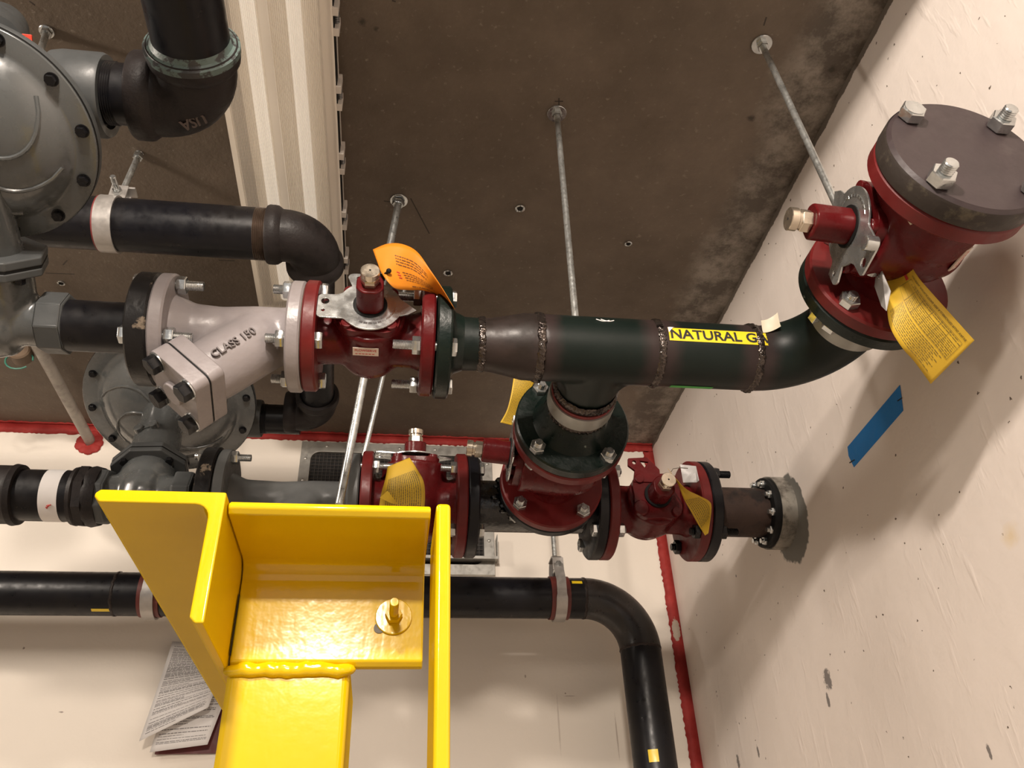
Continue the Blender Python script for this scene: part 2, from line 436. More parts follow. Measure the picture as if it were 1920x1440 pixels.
def concrete():
    m, nt, b = new_mat('bare_concrete')
    g, s = pos(nt)
    n = noise(nt, 2.2, 6, .62); c = ramp(nt, n.outputs[0], .32, .68, (.115, .088, .064, 1), (.20, .157, .120, 1)).outputs[0]
    n2 = noise(nt, 16, 5, .7); c = mixc(nt, ramp(nt, n2.outputs[0], .35, .75).outputs[0], mixc(nt, .25, c, (.045, .033, .022)), c)
    n3 = noise(nt, 70, 3, .7); c = mixc(nt, ramp(nt, n3.outputs[0], .62, .80).outputs[0], c, (.26, .22, .18))
    # grey skim strip along the right wall
    wob = noise(nt, 5, 5, .7)
    e = math_(nt, 'ADD', s.outputs[0], math_(nt, 'MULTIPLY', math_(nt, 'SUBTRACT', wob.outputs[0], .5), .16))
    k = ramp(nt, e, .735, .79)
    strip = mixc(nt, ramp(nt, noise(nt, 11, 5, .75).outputs[0], .42, .62).outputs[0], (.095, .08, .065), (.30, .265, .225))
    c = mixc(nt, math_(nt, 'MULTIPLY', k.outputs[0], .85), c, strip)
    # pencilled layout crosses round the anchors and short dark ticks
    def line(c, p, q, wd=.0016, col=(.02, .016, .014)):
        p = Vector(p); q = Vector(q); mid = (p+q)/2; L = (q-p).length/2; an = math.atan2((q-p).y, (q-p).x)
        sb = N(nt, 'ShaderNodeVectorMath'); sb.operation = 'SUBTRACT'; nt.links.new(g.outputs['Position'], sb.inputs[0]); sb.inputs[1].default_value = mid
        rt = N(nt, 'ShaderNodeVectorRotate'); rt.rotation_type = 'Z_AXIS'; rt.inputs['Angle'].default_value = -an; nt.links.new(sb.outputs[0], rt.inputs['Vector'])
        sp = N(nt, 'ShaderNodeSeparateXYZ'); nt.links.new(rt.outputs[0], sp.inputs[0])
        k = math_(nt, 'MULTIPLY', math_(nt, 'LESS_THAN', math_(nt, 'ABSOLUTE', sp.outputs[0]), L), math_(nt, 'LESS_THAN', math_(nt, 'ABSOLUTE', sp.outputs[1]), wd))
        return mixc(nt, math_(nt, 'MULTIPLY', k, .8), c, col)
    for a, d in (((1040, 190), (1056, 190)), ((1048, 184), (1048, 198)), ((1432, 48), (1437, 32)), ((720, 377), (738, 379)), ((770, 372), (805, 438)),
                 ((118, 497), (126, 488)), ((410, 488), (440, 489)), ((85, 512), (140, 514)), ((735, 1), (742, 3)), ((55, 2), (66, 10))):
        c = line(c, at(*a, Z=CEIL), at(*d, Z=CEIL))
    for px, py, r in ((680, 42, .010), (705, 54, .007), (1408, 222, .011), (1560, 130, .012)):
        c = stain(nt, c, g, at(px, py, Z=CEIL), r, (.05, .04, .03), soft=.7, wob=.8, wscale=60)
    nt.links.new(c, b.inputs['Base Color']); b.inputs['Roughness'].default_value = .55; b.inputs['Specular IOR Level'].default_value = .35
    h = math_(nt, 'ADD', noise(nt, 14, 6, .7).outputs[0], math_(nt, 'MULTIPLY', noise(nt, 110, 3).outputs[0], .2))
    bump(nt, b, h, .5, .006)
    return m
CONC = concrete()
def caulk():
    m, nt, b = new_mat('red_fire_caulk')
    c = ramp(nt, noise(nt, 20, 4).outputs[0], .3, .7, (.24, .018, .015, 1), (.36, .04, .035, 1)).outputs[0]
    g, s = pos(nt); 
    c = stain(nt, c, g, at(1267, 1182, Y=BACK), .03, (.42, .35, .28), soft=.1, wob=.5, wscale=50, sq=(2.2, 1, .8))
    nt.links.new(c, b.inputs['Base Color']); b.inputs['Roughness'].default_value = .65; b.inputs['Specular IOR Level'].default_value = .25
    bump(nt, b, noise(nt, 50, 4).outputs[0], .6, .004); return m
CAULK = caulk()
FLOORM = mat('grey_floor', (.42, .38, .34), .5, bmp=.1)

# ------------------------------------------------------------------ the room
def slab(name, a, b, mt): return struct(MB().box(a, b).build(name, mt, flat=True))
slab('ceiling', (LEFT, -3.5, CEIL), (RIGHT + .2, BACK + .2, CEIL + .15), CONC)
slab('wall_back', (LEFT, BACK, FLOOR), (RIGHT + .2, BACK + .2, CEIL), WALLB)
slab('wall_right', (RIGHT, -3.5, FLOOR), (RIGHT + .2, BACK, CEIL), WALLR)
slab('wall_left', (LEFT - .2, -3.5, FLOOR), (LEFT, BACK + .2, CEIL + .15), WALLB)
slab('floor', (LEFT, -3.5, FLOOR - .15), (RIGHT + .2, BACK + .2, FLOOR), FLOORM)
slab('added_shade_beam', (LEFT, .10, 1.352), (RIGHT, .25, CEIL), CONC)  # unseen beam added overhead to shade the top of the right wall
# brushed red caulk strip with ragged edges
def strip(name, along, n, fn):
    """fn(t, side) -> point; ragged ribbon with thickness"""
    mb = MB(); vs = []
    for i in range(n + 1):
        for s in (0, 1): vs.append(fn(i / n, s))
    mb.add(vs, [(2*i, 2*i+2, 2*i+3, 2*i+1) for i in range(n)])
    return mb
rj = random.Random(3)
def jag(a): return rj.uniform(-a, a)
hs = []
def f1(t, s):
    x = -2.2 + (RIGHT + 2.2) * t
    left = max(0, min(1, (-.55 - x) / .3))
    wd = .030 + .006 * left + jag(.0028)
    return (x, BACK - .0025, CEIL - (0 if s == 0 else wd))
o = strip('trim_1', 'x', 420, f1).build('trim_1', CAULK, solid=.002); struct(o)
def f1b(t, s):
    x = -2.2 + (RIGHT + 2.2) * t
    return (x, BACK - (0 if s == 0 else .014 + jag(.003)), CEIL - .0015)
o = strip('trim_3', 'x', 420, f1b).build('trim_3', CAULK, solid=.003); struct(o)
def f2(t, s):
    z = CEIL - .027 - (CEIL - FLOOR) * t
    wd = .036 + jag(.0024)
    if z > CEIL - .16: wd *= 1.0
    return (RIGHT - (0 if s == 0 else wd), BACK - .0025, z)
o = strip('trim_2', 'z', 460, f2).build('trim_2', CAULK, solid=.002); struct(o)

# ------------------------------------------------------------------ hanger rods and ceiling anchors
def rod(top_px, low, label, r=.0062, washer=.021, cut=0, group=None, mt=GALV):
    top = at(*top_px, Z=CEIL); low = Vector(low)
    M = T(*top); t = thing('hanger_rod', label, 'rod', M, group)
    d = (low - top)
    MB().sweep([Vector((0, 0, -.002)) + d*0, d * .33, d * .66, d], r, 14).build('rod', mt, t)
    MB().cyl(washer, -.004, 0, None, 28, .0008).build('washer', ZINC, t)
    fr = frame((0, 0, 0), d)
    MB().hexa(r * 1.75, .004, .016, fr).build('nut', ZINC, t)
    return t
rod((1428, 82), (.700, .865, .975), 'galvanised threaded rod dropping in front of the right wall to the capped red valve')
rod((1044, 212), (.296, 1.088, .90), 'straight galvanised rod above the welded tee, ending behind the green pipe')
rod((748, 375), at(636, 945, Y=1.50), 'bright galvanised rod leaning left down behind the centre red valve to the yellow bracket', r=.0085)
rod((768, 500), at(676, 880, Y=1.72), 'thin dull galvanised rod behind the orange tag, leaning over the vent grille', r=.006, mt=GALV, washer=.010)
rod((88, 58), at(76, 95, Z=1.40), 'short rod stub with round washer at the upper left ceiling', washer=.014)

def anchor(px, label, s=1.0):
    p = at(*px, Z=CEIL); t = thing('ceiling_anchor', label, 'anchor', T(*p))
    MB().lathe([(.011*s, 0), (.012*s, -.003), (.009*s, -.0045), (.007*s, -.003), (.007*s, .0)], None, 24).build('sleeve', ZINC, t)
    MB().cyl(.007*s, -.0012, 0, None, 20).build('bore', VOID, t)
anchor((975, 390), 'drop-in anchor in the ceiling just left of the tall straight rod')
anchor((840, 511), 'drop-in anchor in the ceiling right of the orange tag')
anchor((1178, 456), 'small drop-in anchor in the ceiling, nearest the grey skim strip', .8)
anchor((115, 530), 'drop-in anchor in the ceiling left of the pale strainer', .8)

# ------------------------------------------------------------------ ceiling light with ribbed lens
def fixture():
    y0, y1 = -.35, 1.745
    M = T(-.265, .7, CEIL)
    t = thing('strip_light', 'long ceiling strip light with clear ribbed lens and white latches', 'light', M)
    L0, L1 = y0 - .7, y1 - .7
    RY = Matrix(((1,0,0,0),(0,0,1,0),(0,1,0,0),(0,0,0,1)))  # prism z -> y, y -> z
    MB().prism([(-.075, 0), (.098, 0), (.102, -.045), (-.075, -.045)], L0 + .01, L1 - .03, RY).build('housing', WHITEPL, t, bevel=.004)
    MB().prism([(-.072, -.045), (.085, -.045), (.085, -.056), (.02, -.048), (-.005, -.056), (-.03, -.048), (-.072, -.056)], L0 + .02, L1 - .04, RY).build('reflector', REFLECT, t)
    for dx in (-.036, .045):
        MB().sweep([(dx, L0 + .05, -.070), (dx, L1 - .08, -.070)], .013, 20).build('lamp_tube', emat('tube_glass', (1.0, .90, .78), .62), t)
    # ribbed lens shell: outer profile with teeth
    prof = []
    path = [(.112, -.030), (.111, -.065), (.094, -.096), (.030, -.106), (-.030, -.106), (-.090, -.098), (-.108, -.068), (-.110, -.036)]
    pts = []
    for (a, b) in zip(path, path[1:]):
        a = Vector(a); b = Vector(b); n = max(2, int((b - a).length / .0017))
        for i in range(n): pts.append(a.lerp(b, i / n))
    pts.append(Vector(path[-1]))
    out = []
    for i, p in enumerate(pts):
        d = (pts[min(i+1, len(pts)-1)] - pts[max(0, i-1)]).normalized(); nn = Vector((-d.y, d.x))
        amp = .0011 if not (-.012 < p.x < .006) else 0
        out.append(p + nn * (amp if i % 2 else -amp) * (-1))
    inner = [p * .985 + Vector((0, -.0003)) for p in reversed(pts)]
    n = len(out); vs = []; 
    for y in (L0, L1 - .02): vs += [(p.x, y, p.y) for p in out]
    # rounded far end
    for s_, dy in ((.97, -.008), (.88, 0)): vs += [(p.x * s_, L1 + dy, -.03 + (p.y + .03) * s_) for p in out]
    fs = [(k*n+i, k*n+i+1, (k+1)*n+i+1, (k+1)*n+i) for k in range(3) for i in range(n-1)] + [tuple(range(3*n, 4*n))]
    MB().add(vs, fs).build('ribbed_lens', LENS, t, flat=True)
    # rim that the latches grip
    MB().box((.104, L0, -.034), (.116, L1 - .02, -.026)).box((-.116, L0, -.034), (-.104, L1 - .02, -.026)).build('lens_rim', WHITEPL, t)
    MB().box((.1125, L0, -.058), (.1145, L1 - .03, -.034)).build('gasket', RUBBER, t)
    for px, py in ((621, 33), (629, 177), (636, 300), (643, 407), (648, 492)):
        yy = at(px, py, Z=CEIL - .045).y - .7
        l = MB().box((.1085, yy - .031, -.055), (.1105, yy + .028, -.022)).box((.110, yy - .031, -.062), (.1225, yy - .014, -.020)).box((.110, yy + .012, -.060), (.1225, yy + .028, -.020)).build('latch', WHITEPL, t, bevel=.002)
        c = MB()
        for q in range(6): c.lathe([(.0045, -.0016), (.0062, 0), (.0045, .0016)], T(.117, yy - .011 + q * .0042, -.040) @ Matrix.Rotation(PI/2, 4, 'X'), 14)
        c.build('spring', COIL, l)
fixture()

# ------------------------------------------------------------------ bolts, flanges
def bolt_geo(mb, m, thick, ext=.028, r=.0075, af=.0145, head=True, under=0.0):
    """axis +z: head under z=0, flange stack 0..thick, nut above and threads sticking out"""
    if head: mb.hexa(af, -.011 - under, -under, m)
    else: mb.hexa(af, -.013, 0, m); mb.thread(r, -.013 - .008, -.013, m)
    mb.cyl(r, -.002, thick + .01, m, 14)
    mb.hexa(af, thick, thick + .0135, m)
    mb.thread(r, thick + .013, thick + .0135 + ext, m, .0022)
def bolt_ring(parent, Mj, z0, thick, bc, n=4, ph=PI/4, ext=.028, mt=ZINC, flip=False, skip=(), r=.0078, af=.0145, name='flange_bolt', head=True):
    """bolts parallel to local X of the parent around a joint; Mj maps z axis to the bolt axis"""
    for k in range(n):
        if k in skip: continue
        a = ph + 2 * PI * k / n
        m = Mj @ T(bc * math.cos(a), bc * math.sin(a), z0) @ Matrix.Rotation(random.uniform(0, 1), 4, 'Z')
        if flip: m = Mj @ T(bc * math.cos(a), bc * math.sin(a), z0 + thick) @ Matrix.Rotation(PI, 4, 'X') @ Matrix.Rotation(random.uniform(0, 1), 4, 'Z')
        b = MB(); bolt_geo(b, m, thick, ext, r, af, head); b.build(name, mt, parent)
AX = Matrix.Rotation(PI/2, 4, 'Y')       # local z -> parent +x
def flange_prof(R, rin, x0, x1, hub=0, hubr=0, c=.003):
    """disc between x0 and x1, optional hub stepping to hubr on the +side when hub>0 (or -side when hub<0)"""
    p = [(rin, x0), (R - c, x0), (R, x0 + c), (R, x1 - c), (R - c, x1)]
    if hub > 0: p += [(hubr * 1.35, x1), (hubr * 1.12, x1 + hub * .4), (hubr, x1 + hub), (rin, x1 + hub)]
    else: p += [(rin, x1)]
    if hub < 0: p = [(rin, x0 + hub), (hubr, x0 + hub), (hubr * 1.12, x0 + hub * .4), (hubr * 1.35, x0)] + p[1:]
    return p + [p[0]]

# ------------------------------------------------------------------ lubricated plug valve
def plate_outline(k=1.0):
    pts = []
    R = .052 * k
    def arc(cx, cy, r, a0, a1, n):
        return [(cx + r * math.cos(math.radians(a0 + (a1-a0)*i/n)), cy + r * math.sin(math.radians(a0 + (a1-a0)*i/n))) for i in range(n + 1)]
    pts += arc(0, 0, R, -22, -140, 14)[::1]
    pts += [(-.044*k, -.031*k)] + arc(-.078*k, -.024*k, .007*k, -90, -180, 4) + arc(-.078*k, .012*k, .007*k, 180, 90, 4) + [(-.056*k, .020*k)]
    pts += arc(0, 0, R, 152, 128, 3) + arc(-.030*k, .060*k, .010*k, 180, 90, 4) + [(-.010*k, .070*k), (-.006*k, .056*k)]
    pts += arc(0, 0, R, 92, 20, 10) + [(.058*k, .010*k), (.076*k, -.006*k), (.062*k, -.016*k)]
    return pts
def circle(cx, cy, r, n=14): return [(cx + r*math.cos(2*PI*i/n), cy + r*math.sin(2*PI*i/n)) for i in range(n)]

def plug_valve(label, M, L, R, th, bore, bc, k=1.0, roll=0, fl=(RED, RED), body_mat=RED, plate=True, cap=BRASS, name='plug_valve', sticker=None, stem_len=.052, pins=False, bonnet_r=.054, barrel=(.068, .058), hubf=1.22, bodyf=1.06):
    t = thing(name, label, 'valve', M)
    h = L / 2
    b = MB()
    b.lathe([(0, -h+.004), (bore*1.22, -h+.004), (bore*1.10, -h + th + .012), (bore*1.06, -h*.3), (bore*bodyf, h*.2), (bore*bodyf*1.03, h - th - .014), (bore*hubf, h-th), (bore*hubf, h-.004), (0, h-.004)], AX, 40)
    d, rr = barrel[0] * k, barrel[1] * k
    b.lathe([(0, -d), (rr*.45, -d*.97), (rr*.78, -d*.82), (rr*.95, -d*.5), (rr*1.03, 0), (rr*1.0, d*.7), (rr*1.02, d*.95), (0, d*.95)], None, 40)
    b.sphere(bore*1.30, (0, 0, 0), None, (1.15, 1, 1.0))
    b.build('body', body_mat, t, remesh=.0042, smooth_it=5)
    for sx, mt in ((-1, fl[0]), (1, fl[1])):
        MB().lathe(flange_prof(R, bore*.8, -th/2, th/2), T(sx * (h - th/2), 0, 0) @ AX, 64).build('flange', mt, t, angle=40)
    z = d * .95
    # bonnet with four lobes
    o_ = []
    for i in range(64):
        a = 2*PI*i/64; q = bonnet_r*k*(1 + .10*math.cos(4*a + PI))
        o_.append((q*math.cos(a), q*math.sin(a)))
    bn = MB().prism(o_, z - .002, z + .012*k)
    for i in range(4):
        a = PI/4 + i*PI/2; q = .050*k
        bn.cyl(.010*k, z + .010*k, z + .018*k, T(q*math.cos(a), q*math.sin(a), 0), 16, .001)
    bn.build('bonnet', body_mat, t, bevel=.0025)
    z += .013*k
    zz = z + (.006*k if plate else 0)
    rot = Matrix.Rotation(roll, 4, 'Z')
    if plate:
        MB().prism(plate_outline(k), zz, zz + .003, rot, [circle(-.073*k, .004*k, .0065*k), circle(-.075*k, -.016*k, .003*k, 8), circle(-.022*k, .060*k, .004*k, 8)]).build('indicator_plate', ZINCPLATE, t, bevel=.0008)
        ring = MB()
        for i in range(9):
            a = math.radians(-120 + i * 11); ring.box((-.0018, -.003, 0), (.0018, .003, .0012), rot @ Matrix.Rotation(a, 4, 'Z') @ T(.040*k, 0, zz + .0025))
        for i in range(7):
            a = math.radians(-40 + i * 8); ring.box((-.0012, -.0025, 0), (.0012, .0025, .0009), rot @ Matrix.Rotation(a, 4, 'Z') @ T(.041*k, 0, zz + .0025))
        ring.build('stamped_mark', ZINC, t)
    MB().lathe([(.028*k, z), (.028*k, zz + .005), (.0, zz + .005)], None, 32).build('seal_ring', RUBBER, t)
    s0 = zz + .003; s1 = s0 + stem_len * k
    so = []
    for i in range(40):
        a = 2*PI*i/40; q = .0235*k * min(1.0, .93 / max(abs(math.cos(a)), abs(math.sin(a)))) 
        so.append((q*math.cos(a), q*math.sin(a)))
    MB().prism(so, s0, s1, rot).build('stem', body_mat, t, bevel=.003)
    MB().hexa(.0150*k, s1, s1 + .014*k).cyl(.0125*k, s1 + .014*k, s1 + .018*k, None, 24).cyl(.0152*k, s1 + .018*k, s1 + .029*k, None, 28, .001).build('grease_fitting', cap, t)
    MB().cyl(.0018*k, s1 + .0285*k, s1 + .0294*k, None, 10).build('grease_port', VOID, t)
    if sticker:
        w_, hh, m = sticker
        st = MB().box((-w_/2, -hh/2, -.0006), (w_/2, hh/2, .0004), m).build('sticker', STICK, t)
        tx = MB(); add_text(tx, 'FLOWSERVE', .0062, lambda x, y: m @ Vector((x, y + hh*.18, .0008)), .0001)
        for i in range(6): tx.box((-w_*.40 + i*w_*.13, -hh*.30, .0006), (-w_*.40 + i*w_*.13 + w_*.09, -hh*.22, .0008), m)
        tx.build('sticker_print', INKRED, st)
    if pins:
        MB().cyl(.0095*k, zz, zz + .016*k, T(-.050*k, -.028*k, 0) if False else rot @ T(-.076*k, -.026*k, 0), 20, .001).build('stop_pin', ZINC, t)
    return t

ZM, ZL, YM, YL = .845, .832, 1.09, 1.66
def hit(px, py, P, D, r):
    """where the sight line through a pixel meets a cylinder of the room: point and outward normal"""
    d = (M3 @ Vector((px - 960., py - 720., F_PX))).normalized(); P = Vector(P); D = Vector(D).normalized()
    a_ = d - D*d.dot(D); b_ = -P + D*P.dot(D)
    A_ = a_.dot(a_); B_ = 2*a_.dot(b_); C_ = b_.dot(b_) - r*r; t_ = (-B_ - math.sqrt(max(0, B_*B_ - 4*A_*C_)))/(2*A_)
    p = d*t_; q_ = p - P; return p, (q_ - D*q_.dot(D)).normalized()
def add_sticker(parent, p, nrm, ux, w_, h_, mt, txt, tmt):
    m = parent.matrix_world.inverted() @ frame(p, nrm, ux)
    st = MB().box((-w_/2, -h_/2, -.0012), (w_/2, h_/2, .0008), m).build('sticker', mt, parent)
    if txt:
        tx = MB(); vs, fs = text_geo(txt, h_*.36); tx.add([m @ Vector((x, y + h_*.16, .0010)) for x, y, z in vs], fs)
        for i in range(6): tx.box((-w_*.40 + i*w_*.13, -h_*.32, .0008), (-w_*.40 + i*w_*.13 + w_*.09, -h_*.22, .0010), m)
        tx.build('sticker_print', tmt, st)
    return st
# --- centre valve on the upper pipe run: flow +X, stem towards the viewer
Mv = framex((-.053, YM, ZM), (1, 0, 0), (0, -1, .04))
st_m = T(0.000, 0, 0) @ frame((0.0, -.047, .038), (0, -.77, .64), (1, 0, 0))
V1 = plug_valve('red plug valve with orange tag, between the pale strainer and the green flange', Mv, .206, .0905, .022, .041, .073, .95, 0,
                (REDFLAT, RED), sticker=(.040, .016, frame((-.004, -.0570, .036), (0, -1, .14), (1, 0, 0))))
bolt_ring(V1, AX, -.103 - .024, .046, .0725, 4, PI/4, .016, flip=True)
bolt_ring(V1, AX, .103 - .022, .046, .0725, 4, PI/4, .030, flip=True)

# ------------------------------------------------------------------ pale Y strainer
def y_strainer(label, M, L, R, th, bore, mt, left_mt, k=1.0, leg=(-.66, -.12, -.74), txt=None, bolts=True, left_flange=True):
    t = thing('y_strainer', label, 'strainer', M)
    h = L / 2
    b = MB()
    b.lathe([(0, -h+.004), (bore*1.5, -h+.004), (bore*1.45, -h+th), (bore*1.12, -h + th + .028), (bore*1.05, -.02), (bore*1.15, h*.3), (bore*1.15, h-th-.01), (bore*1.4, h-.004), (0, h-.004)], AX, 40)
    d = Vector(leg).normalized(); base = Vector((.055*k, 0, 0))
    ln = .152*k
    b.lathe([(0, -.03*k), (bore*1.0, -.02*k), (bore*1.28, .02*k), (bore*1.26, ln*.6), (bore*1.18, ln), (0, ln)], frame(base, d, (0, 1, 0)), 40)
    b.build('body', mt, t, remesh=.0045, smooth_it=6)
    MB().lathe(flange_prof(R, bore*.8, -th/2, th/2), T(h - th/2, 0, 0) @ AX, 64).build('flange', mt, t, angle=40)
    MB().lathe(flange_prof(R, bore*.8, -th/2, th/2), T(-h + th/2, 0, 0) @ AX, 64).build('flange', mt, t, angle=40)
    e = base + d * ln
    fr = frame(e, d, (0, 1, 0))     # local x = +Y world-ish, local y = z cross x
    def rsq(a, b_, r=.012):
        o_ = []
        for cx, cy, a0 in ((a-r, b_-r, 0), (-a+r, b_-r, 90), (-a+r, -b_+r, 180), (a-r, -b_+r, 270)):
            o_ += [(cx + r*math.cos(math.radians(a0+i*22.5)), cy + r*math.sin(math.radians(a0+i*22.5))) for i in range(5)]
        return o_
    a, b_ = .056*k, .050*k
    MB().prism(rsq(a, b_), -.026*k, -.001, fr).build('cover_seat', mt, t, bevel=.003)
    MB().prism(rsq(a*.99, b_*.99), -.0015, .0015, fr).build('gasket', RUBBER, t)
    cv = MB().prism(rsq(a, b_), .001, .026*k, fr).cyl(.020*k, .024*k, .034*k, fr, 28, .002).build('cover', mt, t, bevel=.003)
    for sx in (-1, 1):
        for sy in (-1, 1):
            m = fr @ T(sx * a * .70, sy * b_ * .68, .026*k)
            MB().cyl(.0165*k, 0, .0022, m, 24).build('bolt_washer', ZINC, cv)
            MB().hexa(.0145*k, .002, .017*k, m).build('cover_bolt', BOLTBLACK, cv)
    if txt:
        bpy.context.view_layer.update()
        wb_ = M @ base
        p, nn = hit(438, 643, wb_, d, bore*1.27)
        ux = -d; ux = (ux - nn*ux.dot(nn)).normalized()
        f_ = M.inverted() @ frame(p + nn*.0005, nn, ux)
        tm = MB(); vs, fs = text_geo('CLASS 150', .0175, .0002, .003)
        def bend_(x, y, z):
            r_ = bore*1.27; a = y / r_
            return f_ @ Vector((x, r_*math.sin(a), r_*(math.cos(a) - 1) + .0004))
        tm.add([bend_(*v) for v in vs], fs)
        so = tm.build('cast_lettering', mat('cast_letter_edge', (.12, .10, .098), .5, bmp=0), t, flat=True)
        q = so.modifiers.new('e', 'SOLIDIFY'); q.thickness = .0045; q.offset = 0
    return t
Ms = T(-.268, YM, ZM - .003)
S1 = y_strainer('pale grey strainer with angled square cover, left of the centre red valve', Ms, .222, .0905, .022, .040, PRIMER, LEGBLACK,
                txt=1)
bolt_ring(S1, AX, -.111 - .030, .054, .0725, 4, PI/4, .026, flip=False)
# gasket line between strainer and valve
MB().cyl(.085, -.0012, .0012, T(-.1565, YM, ZM) @ AX, 48).build('joint_gasket', GASKET)
adopt(bpy.data.objects['joint_gasket'], S1)

# black companion flange + nipple
def simple(name, mb, mt, label, cat, origin, group=None, **k):
    mi = T(*origin).inverted()
    mb.v = [mi @ p for p in mb.v]
    o = mb.build(name, mt, None, T(*origin), **k); tag(o, label, cat, group); return o
def frx(x, y, z): return T(x, y, z) @ AX
simple('companion_flange', MB().lathe(flange_prof(.0905, .035, -.016, .016, -.012, .052), frx(-.3955, YM, ZM - .003), 64), LEGBLACK,
       'black companion flange with scraped rim, bolted to the pale strainer', 'flange', (-.395, YM, ZM), angle=40)
simple('pipe_nipple', MB().lathe([(.037, -.07), (.040, -.07), (.0405, -.045), (.0405, .08), (.037, .08), (.037, -.07)], frx(-.475, YM, ZM - .003), 48), BLACK,
       'short black nipple between grey regulator body and black flange', 'pipe', (-.475, YM, ZM))

# ------------------------------------------------------------------ green welded run
def bead(mb, m, R, wd=.012, h=.0035, n=96, seed=1):
    """a weld bead: ring of overlapping ripples"""
    rr = random.Random(seed)
    prof = 9; vs = []; 
    for i in range(n):
        a = 2*PI*i/n; sh = rr.uniform(-.0015, .0015); hh = h * (.75 + .5*rr.random()) * (1 if i % 2 else .55)
        for j in range(prof):
            u = j/(prof-1)*2 - 1
            r_ = R - .001 + hh * math.sqrt(max(0, 1 - u*u))
            z = u*wd/2 + sh + .0022*math.sin(i*PI/1.0)*(1-abs(u)) + .004*(1 - u*u)*(.5 if i % 2 else 0)
            vs.append((r_*math.cos(a), r_*math.sin(a), z))
    fs = [(i*prof+j, ((i+1) % n)*prof+j, ((i+1) % n)*prof+j+1, i*prof+j+1) for i in range(n) for j in range(prof-1)]
    mb.add(vs, fs, m); return mb
def run_mat():
    m, nt, b = new_mat('green_run_paint'); g, s_ = pos(nt)
    d = None
    for xw in (.224, .427, .598):
        a = math_(nt, 'ABSOLUTE', math_(nt, 'SUBTRACT', s_.outputs[0], xw)); d = a if d is None else math_(nt, 'MINIMUM', d, a)
    d = math_(nt, 'ADD', d, math_(nt, 'MULTIPLY', math_(nt, 'SUBTRACT', noise(nt, 40, 3).outputs[0], .5), .02))
    k = ramp(nt, math_(nt, 'MULTIPLY', d, 20.), .34, .80, (1,1,1,1), (0,0,0,1))
    n = noise(nt, 12, 4)
    gr = ramp(nt, n.outputs[0], .3, .7, (.003, .0075, .006, 1), (.006, .011, .009, 1))
    c = mixc(nt, k.outputs[0], gr.outputs[0], (.027, .018, .017))
    # bare scuffs
    c = mixc(nt, math_(nt, 'MULTIPLY', ramp(nt, noise(nt, 55, 4, .7).outputs[0], .72, .76).outputs[0], .5), c, (.10, .09, .075))
    nt.links.new(c, b.inputs['Base Color']); b.inputs['Roughness'].default_value = .42; b.inputs['Specular IOR Level'].default_value = .25
    bump(nt, b, noise(nt, 160, 2).outputs[0], .2, .0006); return m
RUNM = run_mat()
run = thing('welded_gas_pipe', 'dark green welded pipe run with reducer, tee and elbow, carrying the yellow gas label', 'pipe', T(.06, YM, ZM))
RI = T(.06, YM, ZM).inverted()
def rp(mb, name, mt, **k):
    mb.v = [RI @ p for p in mb.v]; return mb.build(name, mt, run, **k)
zc = ZM
fx = lambda x: frx(x, YM, zc)
rp(MB().lathe(flange_prof(.094, .035, 0, .024, .022, .046), fx(.0525), 64), 'weld_neck_flange', GREENCHIP, angle=40)
rp(MB().lathe([(.046, 0), (.0445, .034), (.0445, .048)], fx(.078), 48), 'flange_neck', GREEN)
b_ = MB(); bead(b_, fx(.128), .044, .014, .004); rp(b_, 'weld_bead', WELD, angle=80)
rp(MB().lathe([(.0445, 0), (.0455, .012), (.051, .040), (.0565, .066), (.057, .088)], fx(.133), 56), 'reducer', BROWN)
b_ = MB(); bead(b_, fx(.224), .057, .015, .0045, seed=2); rp(b_, 'weld_bead', WELD, angle=80)
# tee: straight part plus a flared saddle outlet, joined smoothly
te = MB().cyl(.057, -.101, .101, T(.327, YM, zc) @ AX, 56).cyl(.057, 0, .102, frame((.330, YM, zc), (0, 1, 0)), 56)
fl_ = [(-.094, .012)] + [(-.094 + .040*math.sin(a), .036 + .048*(1 - math.cos(a))) for a in [PI/2*i/8 for i in range(9)]]
for zz_, sc_ in ((.0, 1.0), (.022, .93), (.038, .84)):
    o_ = [(x*sc_, y) for x, y in fl_]; o_ = o_ + [(-x, y) for x, y in reversed(o_)]
    te.prism(o_, -zz_ - .004, zz_ + .004, T(.330, YM, zc))
rp(te, 'tee', RUNM, remesh=.004, smooth_it=16)
b_ = MB(); bead(b_, fx(.427), .057, .014, .004, seed=3); rp(b_, 'weld_bead', WELD, angle=80)
rp(MB().cyl(.057, .427, .601, T(0, YM, zc) @ AX, 56), 'straight_pipe', RUNM)
b_ = MB(); bead(b_, fx(.598), .057, .014, .005, seed=4); rp(b_, 'weld_bead', WELD, angle=80)
RE = .125; ex = .602; cx, cy = ex, YM - RE
arc = [(cx + RE*math.sin(a), cy + RE*math.cos(a), zc) for a in [PI/2*i/20 for i in range(21)]]
rp(MB().sweep([(ex - .002, YM, zc)] + arc[1:] + [(cx + RE, cy - .012, zc)], .0572, 56), 'elbow', RUNM)
VX = cx + RE; Y0 = cy
fy = lambda y: frame((VX, y, zc), (0, -1, 0), (1, 0, 0))
rp(MB().lathe([(.0575, -.018), (.0625, -.018), (.0625, .028), (.0575, .028)], fy(Y0 - .005), 56), 'pipe_band', BANDM)
rp(MB().box((-.052, -.004, -.012), (-.040, .010, .022), frame((VX - .024, Y0 - .012, zc), (0, -1, 0), (1, 0, .35))), 'band_bolt', ZINC, bevel=.001)
rp(MB().lathe(flange_prof(.110, .05, -.012, .012, -.018, .064), fy(Y0 - .062), 72), 'weld_neck_flange', GREENCHIP, angle=40)
